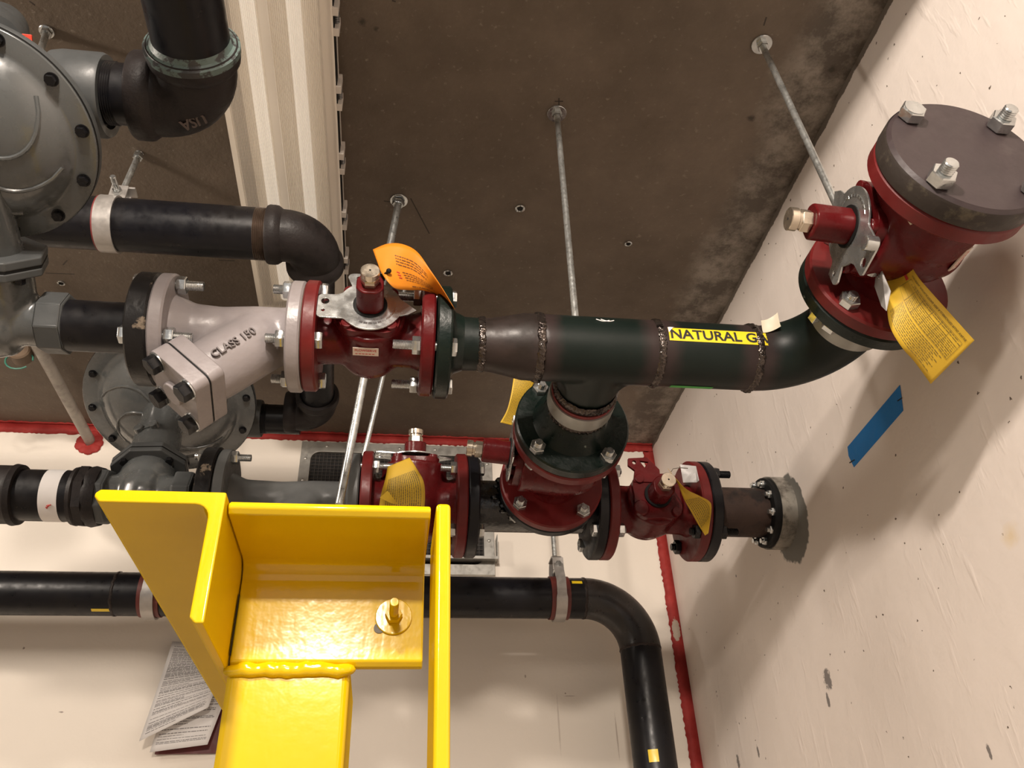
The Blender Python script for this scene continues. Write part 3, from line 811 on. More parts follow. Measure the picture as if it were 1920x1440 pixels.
# branch towards the back wall
BX = .330
fb = lambda y: frame((BX, y, ZM - .004), (0, 1, 0), (1, 0, 0))
b_ = MB(); bead(b_, fb(1.192), .057, .016, .005, seed=5); rp(b_, 'weld_bead', WELD, angle=80)
rp(MB().lathe([(.0565, 0), (.0565, .075)], fb(1.195), 56), 'branch_pipe', BROWN)
rp(MB().lathe([(.0572, 0), (.0620, 0), (.0620, .034), (.0572, .034)], fb(1.212), 56), 'pipe_band', BANDM)
rp(MB().lathe([(.0570, 0), (.0590, 0), (.0590, .010), (.0570, .010)], fb(1.205), 56), 'band_liner', REDRUB)
b_ = MB(); bead(b_, fb(1.256), .058, .014, .004, seed=6); rp(b_, 'weld_bead', WELD, angle=80)
rp(MB().lathe([(.0565, -.048), (.060, -.044), (.064, -.025), (.078, -.002), (.1075, 0), (.1105, .003), (.1105, .022), (.1075, .025), (.05, .025)], fb(1.312), 72), 'weld_neck_flange', GREENCHIP, angle=40)

# NATURAL GAS label on the pipe
lx0, lx1 = .438, .622
def lab_pt(x, ang, off=.0007):
    r = .057 + off
    return (x, YM - r * math.cos(ang), zc + r * math.sin(ang))
A0, HL = math.radians(-1), .0265
def lm(u, v): # u 0..1 along, v 0..1 up
    x = lx0 + (lx1 - lx0) * u
    return lab_pt(x, A0 + (v - .5) * HL / .057)
o = rp(MB().grid(lm, 24, 8), 'pipe_label', LABELY); lab(o, 'yellow label reading NATURAL GAS')
tx = MB(); 
vs_, fs_g = text_geo('NATURAL GA', .0262, .0006, .0025)
x0_ = min(v[0] for v in vs_); x1_ = max(v[0] for v in vs_)
tx.add([lab_pt(.441 + (.612 - .441)*(v[0]-x0_)/(x1_-x0_), A0 + (v[1] - .001) / .057, .0013) for v in vs_], fs_g)
tx.v = [RI @ p for p in tx.v]; to = tx.build('label_lettering', INK, o, flat=True)
def flap(u, v):
    x = .438 + .012*u*(1-v*.2); a = A0 + (.5 - .45*v*(1-u)) * HL/.057
    return lab_pt(x, a, .0016 + .003*u*(1-u))
o2 = MB().grid(flap, 6, 6); o2.v = [RI @ p for p in o2.v]; o2.build('label_peel', PAPER, o)
def flap2(u, v):
    x = .606 + .026*u; a = A0 + (.45 + .7*v) * HL/.057
    return lab_pt(x, a, .002 + .016*u*u + .012*v*v)
o2 = MB().grid(flap2, 8, 8); o2.v = [RI @ p for p in o2.v]; o2.build('label_peel', LABELW, o)
gt = MB().grid(lambda u, v: lab_pt(.455 + .075*u, math.radians(-104 - 14*v), .0008), 8, 5); rp(gt, 'green_tape', GREENTAPE)
wm = MB()
for kk in (0, 1): 
    wm.sweep([lab_pt(.318 + .008*kk + .022*(i/8), math.radians(26) + .010*kk - .10*math.sin(PI*i/8*.9), .0009) for i in range(9)], .0009, 6)
rp(wm, 'paint_pen_mark', PAPER)

# ------------------------------------------------------------------ branch valve (flow +Y, stem to the left)
Mb = framex((BX, 1.3375 + .1145, ZM - .006), (0, 1, 0), (-1, 0, .10))
V2 = plug_valve('red plug valve under the green tee branch, its stem pointing left', Mb, .229, .1105, .023, .048, .095, 1.12, 2.6, (REDFLAT, REDFLAT), cap=BRASS, stem_len=.05, barrel=(.075, .066))
bolt_ring(V2, AX, -.1145 - .0245, .047, .0945, 4, PI/4, .012, flip=True, af=.0155)
bolt_ring(V2, AX, .1145 - .023, .047, .0945, 4, PI/4, .010, flip=True, af=.0155)

# ------------------------------------------------------------------ right capped valve (flow -Y, stem -X)
vy0 = Y0 - .074
Lr = .228
Mr = framex((VX, vy0 - Lr/2, zc), (0, -1, 0), (-1, 0, .08))
V3 = plug_valve('large red plug valve by the right wall, closed with a dark round blank', Mr, Lr, .110, .024, .050, .095, 1.12, 1.75, (REDFLAT, REDFLAT), stem_len=.052, pins=True,
                barrel=(.066, .062), hubf=1.72, bodyf=1.55)
bolt_ring(V3, AX, -Lr/2 - .024, .048, .092, 4, PI/4, .008, af=.016)
MB().cyl(.0105, 0, .036, T(-.03, -.056, .058) @ Matrix.Rotation(PI/2, 4, 'Y'), 20, .001).build('stop_pin', ZINC, V3)
bpy.context.view_layer.update()
p_, n_ = hit(1800, 485, (VX, 0, zc), (0, 1, 0), .0768)
add_sticker(V3, p_ + n_*.001, n_, (.1, -1, .1), .040, .018, STICK, 'FLOWSERVE', INKRED)
p_, n_ = hit(1726, 404, (VX, 0, zc), (0, 1, 0), .0768)
add_sticker(V3, p_ + n_*.003, n_, (.3, -.9, -.4), .034, .011, LABELW, None, None)
blind = thing('blind_flange', 'dark brown round blank bolted on the end of the right red valve', 'flange', T(VX, vy0 - Lr, zc))
mB = frame((0, 0, 0), (0, -1, 0), (1, 0, 0))
MB().lathe([(0, 0), (.107, 0), (.110, .003), (.110, .028), (.104, .034), (0, .034)], mB, 80).build('disc', DARKCAP, blind, angle=30)
MB().lathe([(.1102, .002), (.1107, .004), (.1107, .027), (.1095, .030)], mB, 80).build('rim', DARKEDGE, blind)
for k in range(4):
    a = math.radians(133 + 90*k)
    m = mB @ T(.0915*math.cos(a), .0915*math.sin(a), 0)
    b = MB()
    if k == 0: b.hexa(.0175, .035, .050, m); b.cyl(.009, -.015, .04, m, 16); b.cyl(.014, .050, .0508, m, 24)
    else: b.hexa(.0175, .035, .052, m); b.thread(.0098, .052, .067, m, .003); b.cyl(.009, -.015, .04, m, 16)
    b.build('stud_bolt', ZINC, blind)

# ------------------------------------------------------------------ lower run
def lrun(label, name='plug_valve', **k): pass
fl = lambda x: frx(x, YL, ZL)
# right valve
Mq = framex((.572, YL, ZL), (1, 0, 0), (0, -1, -.06))
V4 = plug_valve('red plug valve nearest the wall hole, round fitting facing the viewer and silver tag', Mq, .230, .1145, .023, .050, .095, 1.08, 0, (REDFLAT, REDFLAT), plate=False, stem_len=.045, cap=BRASS,
                sticker=(.036, .013, frame((.022, -.064, -.004) if False else (.020, .052, .044), (0, .72, .69), (1, -.12, 0))))
# lug with two eyes on the bonnet
MB().prism([(-.052, .030), (-.046, .058), (-.060, .070), (-.058, .088), (-.014, .092), (.012, .062), (.010, .030)], .078, .086, Matrix.Rotation(.0, 4, 'Z'),
           [circle(-.045, .078, .0045, 10), [(-.032, .082), (-.012, .080), (-.022, .066)]]).build('locking_lug', RED, V4, bevel=.0015)
MB().cyl(.017, .078, .092, T(-.042, -.032, 0), 20, .002).build('boss', RED, V4)
bolt_ring(V4, AX, -.115 - .024, .047, .095, 4, PI/4 + .1, .004, r=.0075, af=.0155)
bolt_ring(V4, AX, .115 - .023, .047, .095, 4, PI/4 + .1, .028, mt=BOLTBLACK, r=.0085, af=.0165, head=False)
simple('slip_on_flange', MB().lathe(flange_prof(.1145, .05, -.012, .012, .016, .066), fl(.700), 72), BLACK, 'black flange between the right red valve and the brown wall pipe', 'flange', (.700, YL, ZL), angle=40)
simple('wall_pipe', MB().lathe([(.05, 0), (.0565, 0), (.057, .004), (.057, .19)], fl(.710), 56), RUST, 'short rusty brown pipe entering the right wall', 'pipe', (.744, YL, ZL))
seal = thing('wall_seal', 'black bolted rubber seal in a steel sleeve at the wall hole', 'seal', T(.85, YL, ZL))
fs_ = T(0, 0, 0) @ AX
MB().lathe([(.056, -.004), (.077, -.004), (.081, .0), (.081, .016), (.056, .016)], fs_, 56).build('rubber_ring', RUBBER, seal)
MB().lathe([(.076, .012), (.0845, .010), (.0845, .075), (.076, .075)], fs_, 64).build('sleeve', mat('smeared_steel', (.34, .32, .28), .42, metal=.4, second=(.12, .11, .095), sscale=22, s0=.45, s1=.62, bmp=.4), seal)
for k in range(10):
    a = 2*PI*k/10 + .1; m = fs_ @ T(.068*math.cos(a), .068*math.sin(a), -.004)
    MB().hexa(.0095, -.007, .001, m).cyl(.0055, -.013, -.006, m, 12).build('seal_bolt', ZINC, seal)
# flanged tee on the lower run
ltee = thing('flanged_tee', 'black tarred pipe with end flanges and welded side outlet beneath the branch valve', 'pipe', T(BX, YL, ZL))
q = T(-BX, -YL, -ZL)
MB().cyl(.057, .165, .440, q @ T(0, YL, ZL) @ AX, 56).build('run_pipe', BLACKTAR, ltee)
MB().lathe(flange_prof(.1145, .05, -.012, .012), q @ fl(.1645), 72).build('flange', BLACK, ltee, angle=40)
MB().lathe(flange_prof(.1145, .05, -.012, .012, -.014, .066), q @ fl(.4440), 72).build('flange', BLACK, ltee, angle=40)
MB().lathe(flange_prof(.1105, .045, 0, .022), q @ frame((BX, 1.5675, ZM - .006), (0, 1, 0)), 72).build('outlet_flange', BLACK, ltee, angle=40)
wb = MB(); rw = random.Random(5)
for i in range(46):
    a = 2*PI*i/46; rr = .112 + rw.uniform(-.006, .006)
    wb.sphere(.0065 + rw.random()*.003, (BX + rr*math.cos(a)*1.0, 1.603 + rw.uniform(-.006, .012), ZM - .01 + rr*math.sin(a)*.62), q, (1.2, 1, .8), 8)
wb.build('tar_bead', BLACKTAR, ltee)
# left valve of the lower run
Ml = framex((.0385, YL, ZL), (1, 0, 0), (0, -.26, .97))
V5 = plug_valve('red plug valve with upright stem in front of the vent grille', Ml, .226, .1145, .023, .050, .095, 1.08, .12, (REDFLAT, REDFLAT), stem_len=.030, cap=BRASS, barrel=(.082, .066))
bolt_ring(V5, AX, -.113 - .026, .049, .095, 4, PI/4, .030)
bolt_ring(V5, AX, .113 - .023, .049, .095, 4, PI/4, .022, flip=True)
# rear grey strainer
Ms2 = T(-.225, YL, ZL)
S2 = y_strainer('dark grey strainer half hidden behind the yellow bracket, against the vent grille', Ms2, .295, .108, .024, .040, GREY3, GREY3, 1.0)
bolt_ring(S2, AX, -.1475 - .030, .054, .094, 4, PI/4, .026, head=False)
simple('companion_flange', MB().lathe(flange_prof(.112, .04, -.016, .016, -.012, .062), frx(-.3895, YL, ZL), 64), LEGBLACK,
       'black companion flange with scraped rim beside the rear regulator', 'flange', (-.3895, YL, ZL), angle=40)
simple('pipe_nipple', MB().cyl(.0445, -.47, -.39, T(0, YL, ZL) @ AX, 48), BLACK, 'black nipple joining the rear regulator to its flange', 'pipe', (-.43, YL, ZL))
# black pipe to the left of the rear regulator
lp = thing('threaded_pipe', 'black pipe with couplings and a white paper band at the left edge', 'pipe', T(-.75, YL, ZL))
qq = T(.75, -YL, -ZL)
MB().cyl(.0535, -1.05, -.60, qq @ T(0, YL, ZL) @ AX, 56).build('pipe', BLACK, lp)
MB().lathe([(.05, 0), (.062, .002), (.064, .012), (.0605, .020), (.0605, .075), (.064, .083), (.062, .094), (.05, .096)], qq @ fl(-.865), 48).build('coupling', BLACKIRON, lp)
MB().lathe([(.05, 0), (.060, .002), (.062, .010), (.058, .016)], qq @ fl(-.667), 48).hexa(.066, .014, .034, qq @ fl(-.667), n=8).lathe([(.062, .032), (.064, .040), (.060, .056), (.045, .058)], qq @ fl(-.667), 48).build('union', BLACKIRON, lp)
o = MB().lathe([(.0542, 0), (.0542, .036)], qq @ fl(-.718), 48).build('paper_band', PAPER, lp)
rb = MB()
for i in range(3): rb.box((-.005, -.0008, -.0012), (.005, .0008, .0012), qq @ frame((-.700 + i*.002, YL - .0545*math.cos(-.95 + .06*i), ZL + .0545*math.sin(-.95 + .06*i)), (1, 0, 0)) @ Matrix.Rotation(.6*i, 4, 'Y'))
rb.build('red_writing', INKRED, o)

# ------------------------------------------------------------------ gas regulators
def regulator(label, O, C, n, R, hexr, body_r, vent, vent_len, vent_r, collar=1.0, neck_f=.42, lower_ribs=True, tower=True, half=.085, neck_r=.05, roll=0.0, nibs=True, seed=1):
    O = Vector(O); C = Vector(C); n = Vector(n).normalized()
    t = thing('gas_regulator', label, 'regulator', T(*O))
    C = C - O
    # pipe body
    b = MB()
    b.lathe([(0, -half), (hexr*.9, -half), (hexr*.86, -half*.4), (body_r*.9, -half*.3), (body_r, 0), (body_r*.9, half*.3), (hexr*.86, half*.4), (hexr*.9, half), (0, half)], AX, 40)
    w = C.normalized(); L = C.length
    b.lathe([(0, -.01), (body_r*.85, 0), (body_r*.95, L*neck_f*.5), (body_r*.9, L*neck_f - .012), (0, L*neck_f - .012)], frame((0, 0, 0), w), 40)
    b.build('body', GREY, t, remesh=.005, smooth_it=6)
    for sx in (-1, 1):
        MB().hexa(hexr*1.12, -.020, .020, T(sx*(half), 0, 0) @ AX, .004, 8).build('hub', GREY2, t, bevel=.003)
    # bolted neck joint
    fr = frame(w * (L*neck_f), w, (1, 0, 0)) @ Matrix.Rotation(roll, 4, 'Z')
    s = body_r * 1.18
    oc = []
    for i in range(8):
        a = PI/8 + i*PI/4; oc.append((s*1.10*math.cos(a)*(1.0), s*1.0*math.sin(a)))
    MB().prism(oc, -.015, -.0015, fr).build('joint_flange', GREY2, t, bevel=.003)
    MB().prism([(x*.985, y*.985) for x, y in oc], -.002, .002, fr).build('joint_gasket', RUBBER, t)
    MB().prism(oc, .0015, .016, fr).build('joint_flange', GREY2, t, bevel=.003)
    for i in range(4):
        a = PI/4 + i*PI/2; MB().hexa(.0085, -.024, -.014, fr @ T(s*.86*math.cos(a), s*.80*math.sin(a), 0)).build('joint_bolt', BOLTBLACK, t)
    # neck
    P0 = w * (L*neck_f + .01); P1 = C - n * R*.30
    seg = [P0.lerp(P1, i/6) for i in range(7)] + [C - n*R*.10]
    MB().sweep(seg, [neck_r*1.12] + [neck_r*(1.08 - .03*i) for i in range(6)] + [neck_r*.9], 40).build('neck', GREY, t)
    if nibs:
        side = n.cross(w); 
        d = (Vector((-.25, -1, -.1)) - w * Vector((-.25, -1, -.1)).dot(w)).normalized(); x_ = d.cross(w).normalized()
        mid = P0.lerp(P1, .42) + d * (neck_r*1.0)
        ff = frame(mid, d, x_)
        MB().cyl(.011, -.006, .010, ff @ T(-.017, 0, 0), 20, .002).cyl(.011, -.006, .010, ff @ T(.017, 0, 0), 20, .002).box((-.017, -.005, -.004), (.017, .005, .004), ff).build('vent_link', GREY, t)
    # lower diaphragm case: dome facing the neck, rim with bolts
    fc = frame(C, -n, (1, 0, 0))
    prof = [(R*.14, R*.36), (R*.30, R*.35), (R*.50, R*.30), (R*.66, R*.21), (R*.76, R*.10), (R*.80, R*.045), (R*.83, R*.030), (R*.99, R*.030), (R, R*.02), (R, .0)]
    MB().lathe([(0, R*.36)] + prof + [(0, 0)], fc, 96).build('lower_case', GREY, t, angle=50)
    MB().cyl(R*1.004, -.003, .001, fc, 96).build('diaphragm_edge', RUBBER, t)
    MB().lathe([(0, -.003), (R*.985, -.003), (R*1.0, -.006), (R*1.0, -.016), (R*.82, -.018), (R*.74, -.045), (R*.6, -.075), (R*.36, -.105), (0, -.115)], fc, 96).build('upper_case', GREY2, t, angle=50)
    ribs = MB()
    def dome(r): # height on profile
        for (r0, z0), (r1, z1) in zip(prof, prof[1:]):
            if r0 <= r <= r1: return z0 + (z1-z0)*(r-r0)/(r1-r0)
        return prof[0][1]
    for k in range(7):
        a0 = 2*PI*k/7 + .3*seed
        pts = []
        for i in range(13):
            u = i/12; r = R*(.20 + .54*u); a = a0 + 1.0*u*u*.9
            pts.append(fc @ Vector((r*math.cos(a), r*math.sin(a), dome(r) + .0004)))
        ribs.sweep(pts, [.0032]*13, 8)
    ribs.build('case_rib', GREY, t)
    for k in range(12):
        a = 2*PI*k/12 + .12
        m = fc @ T(R*.91*math.cos(a), R*.91*math.sin(a), R*.03)
        MB().cyl(.0095, 0, .0022, m, 20).hexa(.0078, .002, .009, m).build('case_bolt', BOLTBLACK, t)
    # vent boss pointing right
    v = Vector(vent) - O
    MB().sweep([v + Vector((-.16, 0, 0)), v + Vector((-.10, 0, 0)), v + Vector((-.055, 0, 0)), v + Vector((-.02, 0, 0))], [vent_r*1.05, vent_r*1.12, vent_r*1.14, vent_r*1.14], 40).build('vent_neck', GREY2, t)
    MB().lathe([(0, -.075), (vent_r*1.30, -.075), (vent_r*1.36, -.060), (vent_r*1.36, -.006), (vent_r*1.30, 0), (vent_r*1.05, 0), (vent_r*1.02, -.01), (0, -.01)], T(*v) @ AX, 48).build('vent_hub', GREY2, t, angle=40)
    if tower:
        fu = frame(C, n)
        MB().lathe([(0, .09), (R*.30, .09), (R*.27, .13), (R*.22, .16), (R*.21, .30), (R*.23, .305), (R*.23, .34), (R*.15, .36), (0, .36)], fu, 40).build('spring_tower', GREY, t)
    return t
# rear regulator
O2 = Vector((-.530, YL, ZL)); C2 = at(320, 752, Z=1.165)
n2 = Vector((0, math.sin(math.radians(26)), math.cos(math.radians(26))))
v2 = at(492, 785, Z=1.232)
R2 = regulator('rear grey gas regulator with round diaphragm case, behind the pale strainer', O2, C2, n2, .203, .054, .064, v2, .05, .038, neck_f=.245, seed=1)
# front left regulator
O1 = at(-6, 603, Y=YM); O1.z = ZM
C1 = at(-40, 250, Z=.98)
n1 = Vector((0, math.sin(math.radians(20)), math.cos(math.radians(20))))
v1 = at(205, 181, Z=1.10)
R1 = regulator('large grey gas regulator cut by the left edge, nearest the camera', O1, C1, n1, .157, .044, .060, v1, .05, .046, neck_f=.36, half=.088, roll=.2, nibs=False, seed=2, tower=False, neck_r=.040)
twr = MB().lathe([(0, .02), (.05, .03), (.045, .10), (.040, .16), (0, .165)], frame(at(-25, 95, Z=1.15) - O1, (-.25, .35, .9)), 40).build('spring_tower', GREY2, R1)
rm_ = at(47, 73, Z=1.20) - O1
MB().box((-.010, -.007, -.004), (.010, .007, .004), frame(rm_, (.2, -.6, -.7))).build('red_marker', REDMARK, R1, bevel=.001)

# ------------------------------------------------------------------ black threaded pipework of the vents
def threads(mb, m, r, z0, z1, n):
    pr = []
    for i in range(n):
        a = z0 + (z1-z0)*i/n; b = z0 + (z1-z0)*(i+.5)/n
        pr += [(r*.965, a), (r, b)]
    pr += [(r*.965, z1)]
    return mb.lathe(pr, m, 48)
def elbow(label, P, d_in, d_out, r, mt=BLACKIRON, txt=None, reach=None, band=.022, r2=None):
    """cast threaded elbow with its corner at P, openings at P + d*reach"""
    P = Vector(P); d1 = Vector(d_in).normalized(); d2 = Vector(d_out).normalized()
    reach = reach or r * 1.55; r2 = r2 or r
    t = thing('pipe_elbow', label, 'elbow', T(*P))
    R_ = reach*.72
    A = d1 * reach; B = d2 * reach
    pts = [A, d1 * R_]; n = 12
    for i in range(1, n):
        u = i / n; pts.append((1-u)**2 * (d1*R_) + 2*u*(1-u)*Vector((0,0,0))*1.0 + u*u*(d2*R_))
    # true arc
    c = d1*R_ + d2*R_
    pts = [A] + [c - d2*R_*math.cos(PI/2*i/n) - d1*R_*math.sin(PI/2*i/n) for i in range(n+1)] + [B]
    rads = [r*1.16] + [r*1.16 + (r2 - r)*1.16*i/n for i in range(n+1)] + [r2*1.16]
    MB().sweep(pts, rads, 48).build('bend', mt, t)
    for d, q in ((d1, r), (d2, r2)):
        MB().lathe([(0, -.004), (q*1.15, -.010), (q*1.30, 0), (q*1.32, .006), (q*1.32, band - .004), (q*1.27, band), (q*1.05, band), (q*1.02, band - .006), (0, band-.006)], frame(d*(reach - band*.55), d), 48).build('collar', mt, t)
    return t
PZ, PY = 1.262, 1.29
e1x = -.197
# upper pipe
bp1 = simple('black_pipe', MB().cyl(.0545, -1.25, -.312, T(0, PY, PZ) @ AX, 56), BLACK, 'long glossy black pipe below the ceiling, held by a grey clamp', 'pipe', (-.8, PY, PZ))
th1 = simple('pipe_thread', threads(MB(), frx(0, PY, PZ), .0552, -.314, -.288, 7), mat('thread_brown', (.08, .055, .04), .35, metal=.5, bmp=0), 'brown exposed thread where the long black pipe enters its elbow', 'thread', (-.29, PY, PZ)); adopt(th1, bp1)
up = Vector((e1x, PY, PZ))
elbow('black cast elbow at the end of the long upper pipe, beside the strip light', up, (-1, 0, 0), (0, 1, -.0), .047, reach=.082)
E2 = Vector((at(592, 772, Z=1.245).x, at(592, 772, Z=1.245).y, 1.245))
E2 = at(598, 775, Z=1.24)
pe = up + Vector((0, .09, 0))
simple('drop_pipe', MB().sweep([pe, (pe + (E2 + Vector((0, -.06, 0)) - pe)*.5), E2 + Vector((0, -.055, 0))], .042, 40), BLACK, 'dark pipe running back from the upper elbow to the lower small elbow', 'pipe', pe)
elbow('small black cast elbow right of the rear regulator', E2, (0, -1, .05), (-1, 0, 0), .043, reach=.078)
simple('pipe_nipple', threads(MB().cyl(.040, v2.x - .01, E2.x - .05, T(0, v2.y, v2.z) @ AX, 40), frx(0, v2.y, v2.z), .0412, v2.x, v2.x + .014, 4), BLACK, 'short black nipple between the rear regulator and the small elbow', 'pipe', (v2.x, v2.y, v2.z))
# top left pipe
E1 = Vector((-.320, v1.y - .006, 1.10)); v1.y = E1.y
elbow('large black cast elbow at the upper left, teal compound on its collar', E1, (0, -1, 0), (-1, 0, 0), .050, reach=.087, band=.026)
simple('black_pipe', MB().cyl(.054, .05, .75, frame(E1, (0, -1, 0)), 56), BLACK, 'thick black pipe entering at the top edge above the large elbow', 'pipe', E1)
jc1 = simple('joint_compound', MB().lathe([(.0542, .090), (.060, .090), (.0672, .087), (.0674, .096), (.058, .1005), (.0542, .108)], frame(E1, (0, -1, 0)), 56), TEAL, 'teal smear of joint compound around the large elbow mouth', 'compound', E1); adopt(jc1, [o for o in bpy.data.objects if o.name.startswith('pipe_elbow')][-1])
simple('pipe_nipple', threads(MB().cyl(.0455, v1.x - .01, E1.x - .07, T(0, v1.y, v1.z) @ AX, 48), frx(0, v1.y, v1.z), .0470, v1.x, v1.x + .016, 5), BLACK, 'short black nipple between the front regulator and the large elbow', 'pipe', (v1.x, v1.y, v1.z))
ux = MB(); add_text(ux, 'USA', .021, lambda x, y: frame(E1 + Vector((-.004, -.005, -.0560)), (.05, -.42, -.9), (-.85, .32, -.2)) @ Vector((x, y, 0)), .0005)
mi = T(*E1).inverted(); ux.v = [mi @ p for p in ux.v]
eo = [o for o in bpy.data.objects if o.name.startswith('pipe_elbow')][-1]
uo = ux.build('cast_lettering', mat('cast_letter_dark', (.075, .055, .05), .45, bmp=0), eo, flat=True); sm = uo.modifiers.new('e', 'SOLIDIFY'); sm.thickness = .004; sm.offset = 0

# ------------------------------------------------------------------ pipe clamp on the upper pipe
def split_clamp():
    x0 = at(208, 420, Y=PY).x; 
    t = thing('pipe_clamp', 'grey steel split clamp around the upper black pipe, hanging from its bolt', 'clamp', T(x0, PY, PZ))
    wd = .017
    MB().lathe([(.0550, -wd), (.0585, -wd), (.0585, wd), (.0550, wd), (.0550, -wd)], AX, 56).build('band', CLAMPM, t, angle=40)
    for sy in (-1, 1):
        MB().box((-wd, sy*.013 - .002, .052), (wd, sy*.013 + .002, .100)).build('ear', CLAMPM, t, bevel=.001)
    MB().box((-.012, -.013, .094), (.030, .013, .099)).build('yoke', CLAMPM, t, bevel=.001)
    b = MB(); m = T(0, 0, .078) @ Matrix.Rotation(PI/2, 4, 'X')
    b.hexa(.010, -.024, -.015, m); b.cyl(.006, -.02, .04, m, 14); b.hexa(.010, .015, .024, m); b.thread(.006, .022, .058, m, .0022); b.build('clamp_bolt', ZINC, t)
    MB().lathe([(.0548, -wd-.003), (.0575, -wd-.003), (.0575, -wd+.002), (.0548, -wd+.002)], AX, 48).build('liner', REDRUB, t)
    return t
split_clamp()
rod((262, 287), at(231, 356, Y=PY + .012), 'short galvanised rod from the ceiling to the split clamp at left', r=.0065, washer=.009)

# ------------------------------------------------------------------ low pipe on the back wall
KY, KZ = 2.25, .842
low = thing('wall_pipe_run', 'long black pipe along the back wall, bending down next to the red corner line', 'pipe', T(.5, KY, KZ))
low['label'] = 'long black pipe along the back wall, bending down next to the red corner line'
ql = T(-.5, -KY, -KZ); kx = .548; KR = .148
MB().cyl(.057, -2.6, kx, ql @ T(0, KY, KZ) @ AX, 56).build('straight_pipe', BLACK, low)
MB().sweep([ql @ Vector((kx + KR*math.sin(a), KY, KZ - KR + KR*math.cos(a))) for a in [PI/2*i/22 for i in range(23)]], .0575, 56).build('bend', mat('brown_black_pipe', (.017, .015, .015), .34, bmp=.2, second=(.035, .027, .024), sscale=8), low)
MB().sweep([ql @ Vector((kx + KR, KY, KZ - KR)), ql @ Vector((kx + KR, KY, -.4)), ql @ Vector((kx + KR, KY, FLOOR))], .057, 56).build('riser', BLACK, low)
for x_, y_, z_, dd in ((kx - .004, KY, KZ, (1, 0, 0)), (kx + KR, KY, KZ - KR, (0, 0, 1)), (at(220, 1113, Y=KY).x, KY, KZ, (1, 0, 0))):
    b_ = MB(); bead(b_, ql @ frame((x_, y_, z_), dd), .0572, .009, .0028, 80, seed=9); b_.build('weld_bead', BROWN, low, angle=80)
def ytape(x, ang, w_, h_):
    return MB().grid(lambda u, v: ql @ Vector((x + w_*u, KY - .0577*math.cos(ang + h_*v/.057), KZ + .0577*math.sin(ang + h_*v/.057))), 4, 3).build('yellow_tape', LABELY, low)
ytape(.505, .42, .030, .011); ytape(at(178, 1140, Y=KY).x, -1.25, .045, .010)
b_ = MB().grid(lambda u, v: ql @ Vector((kx + KR + .0577*math.sin(-.55 + .45*u), KY - .0577*math.cos(-.55 + .45*u), .395 + .03*v)), 6, 2); ty = b_.build('yellow_tape', LABELY, low)

def clevis(x, label, rodtop):
    t = thing('clevis_hanger', label, 'hanger', T(x, KY, KZ))
    def path(R, zt):
        p = [(-.019, zt)] + [(-.030, zt - .012)]
        p += [(-R, .03)]
        p += [(R*math.cos(a), R*math.sin(a)) for a in [PI + PI*i/20 for i in range(21)]]
        p += [(R, .03), (.030, zt - .012), (.019, zt)]
        return p
    pp = path(.064, .118); n = len(pp); hw = .016; th = .0025
    mb = MB(); vs = []
    for i, (y, z) in enumerate(pp):
        a = Vector(pp[max(0, i-1)]); b = Vector(pp[min(n-1, i+1)]); d = (b - a).normalized(); nn = Vector((-d.y, d.x))*th
        w_ = hw if 4 < i < n-4 else hw*.85
        vs += [(-w_, y+nn.x, z+nn.y), (w_, y+nn.x, z+nn.y), (w_, y-nn.x, z-nn.y), (-w_, y-nn.x, z-nn.y)]
    fs = [(4*i+k, 4*i+(k+1) % 4, 4*i+4+(k+1) % 4, 4*i+4+k) for i in range(n-1) for k in range(4)] + [(3,2,1,0), (4*n-4, 4*n-3, 4*n-2, 4*n-1)]
    mb.add(vs, fs).build('strap', CLAMPM, t, bevel=.0006)
    MB().box((-.016, -.024, .112), (.016, .024, .117)).box((-.016, -.040, .070), (.016, -.037, .108)).build('yoke', CLAMPM, t, bevel=.001)
    b = MB(); m = T(0, 0, .086) @ Matrix.Rotation(PI/2, 4, 'X'); b.hexa(.010, .040, .048, m); b.cyl(.006, -.045, .045, m, 14); b.hexa(.010, -.048, -.040, m); b.build('cross_bolt', ZINC, t)
    MB().lathe([(.0575, -.027), (.0605, -.027), (.0605, .027), (.0575, .027), (.0575, -.027)], AX, 48).build('saddle', mat('red_saddle', (.13, .025, .02), .5, bmp=.1), t, angle=40)
    MB().hexa(.0105, .117, .126).build('nut', ZINC, t)
    return t
hx = at(1046, 1120, Y=KY).x
clevis(hx, 'grey strap hanger with red saddle around the back wall pipe, under the black tee', None)
rod(( -1, -1), (0, 0, 0), 'x') if False else None
def plain_rod(top, low, label, r=.006, mt=GALV):
    top = Vector(top); low = Vector(low); t = thing('hanger_rod', label, 'rod', T(*top))
    MB().sweep([(0, 0, 0), (low-top)*.5, low-top], r, 14).build('rod', mt, t)
    MB().cyl(.018, -.003, 0, None, 24).build('washer', ZINC, t)
plain_rod((hx + .002, KY, CEIL), (hx, KY, KZ + .112), 'thin rod carrying the strap hanger below the black tee', .0075)
hx2 = at(272, 1118, Y=KY).x + .02
clevis(hx2, 'strap hanger with red saddle mostly hidden behind the left of the yellow bracket', None)
plain_rod((hx2, KY, CEIL), (hx2, KY, KZ + .112), 'rod of the hidden strap hanger at left, behind the rear regulator', .0055)

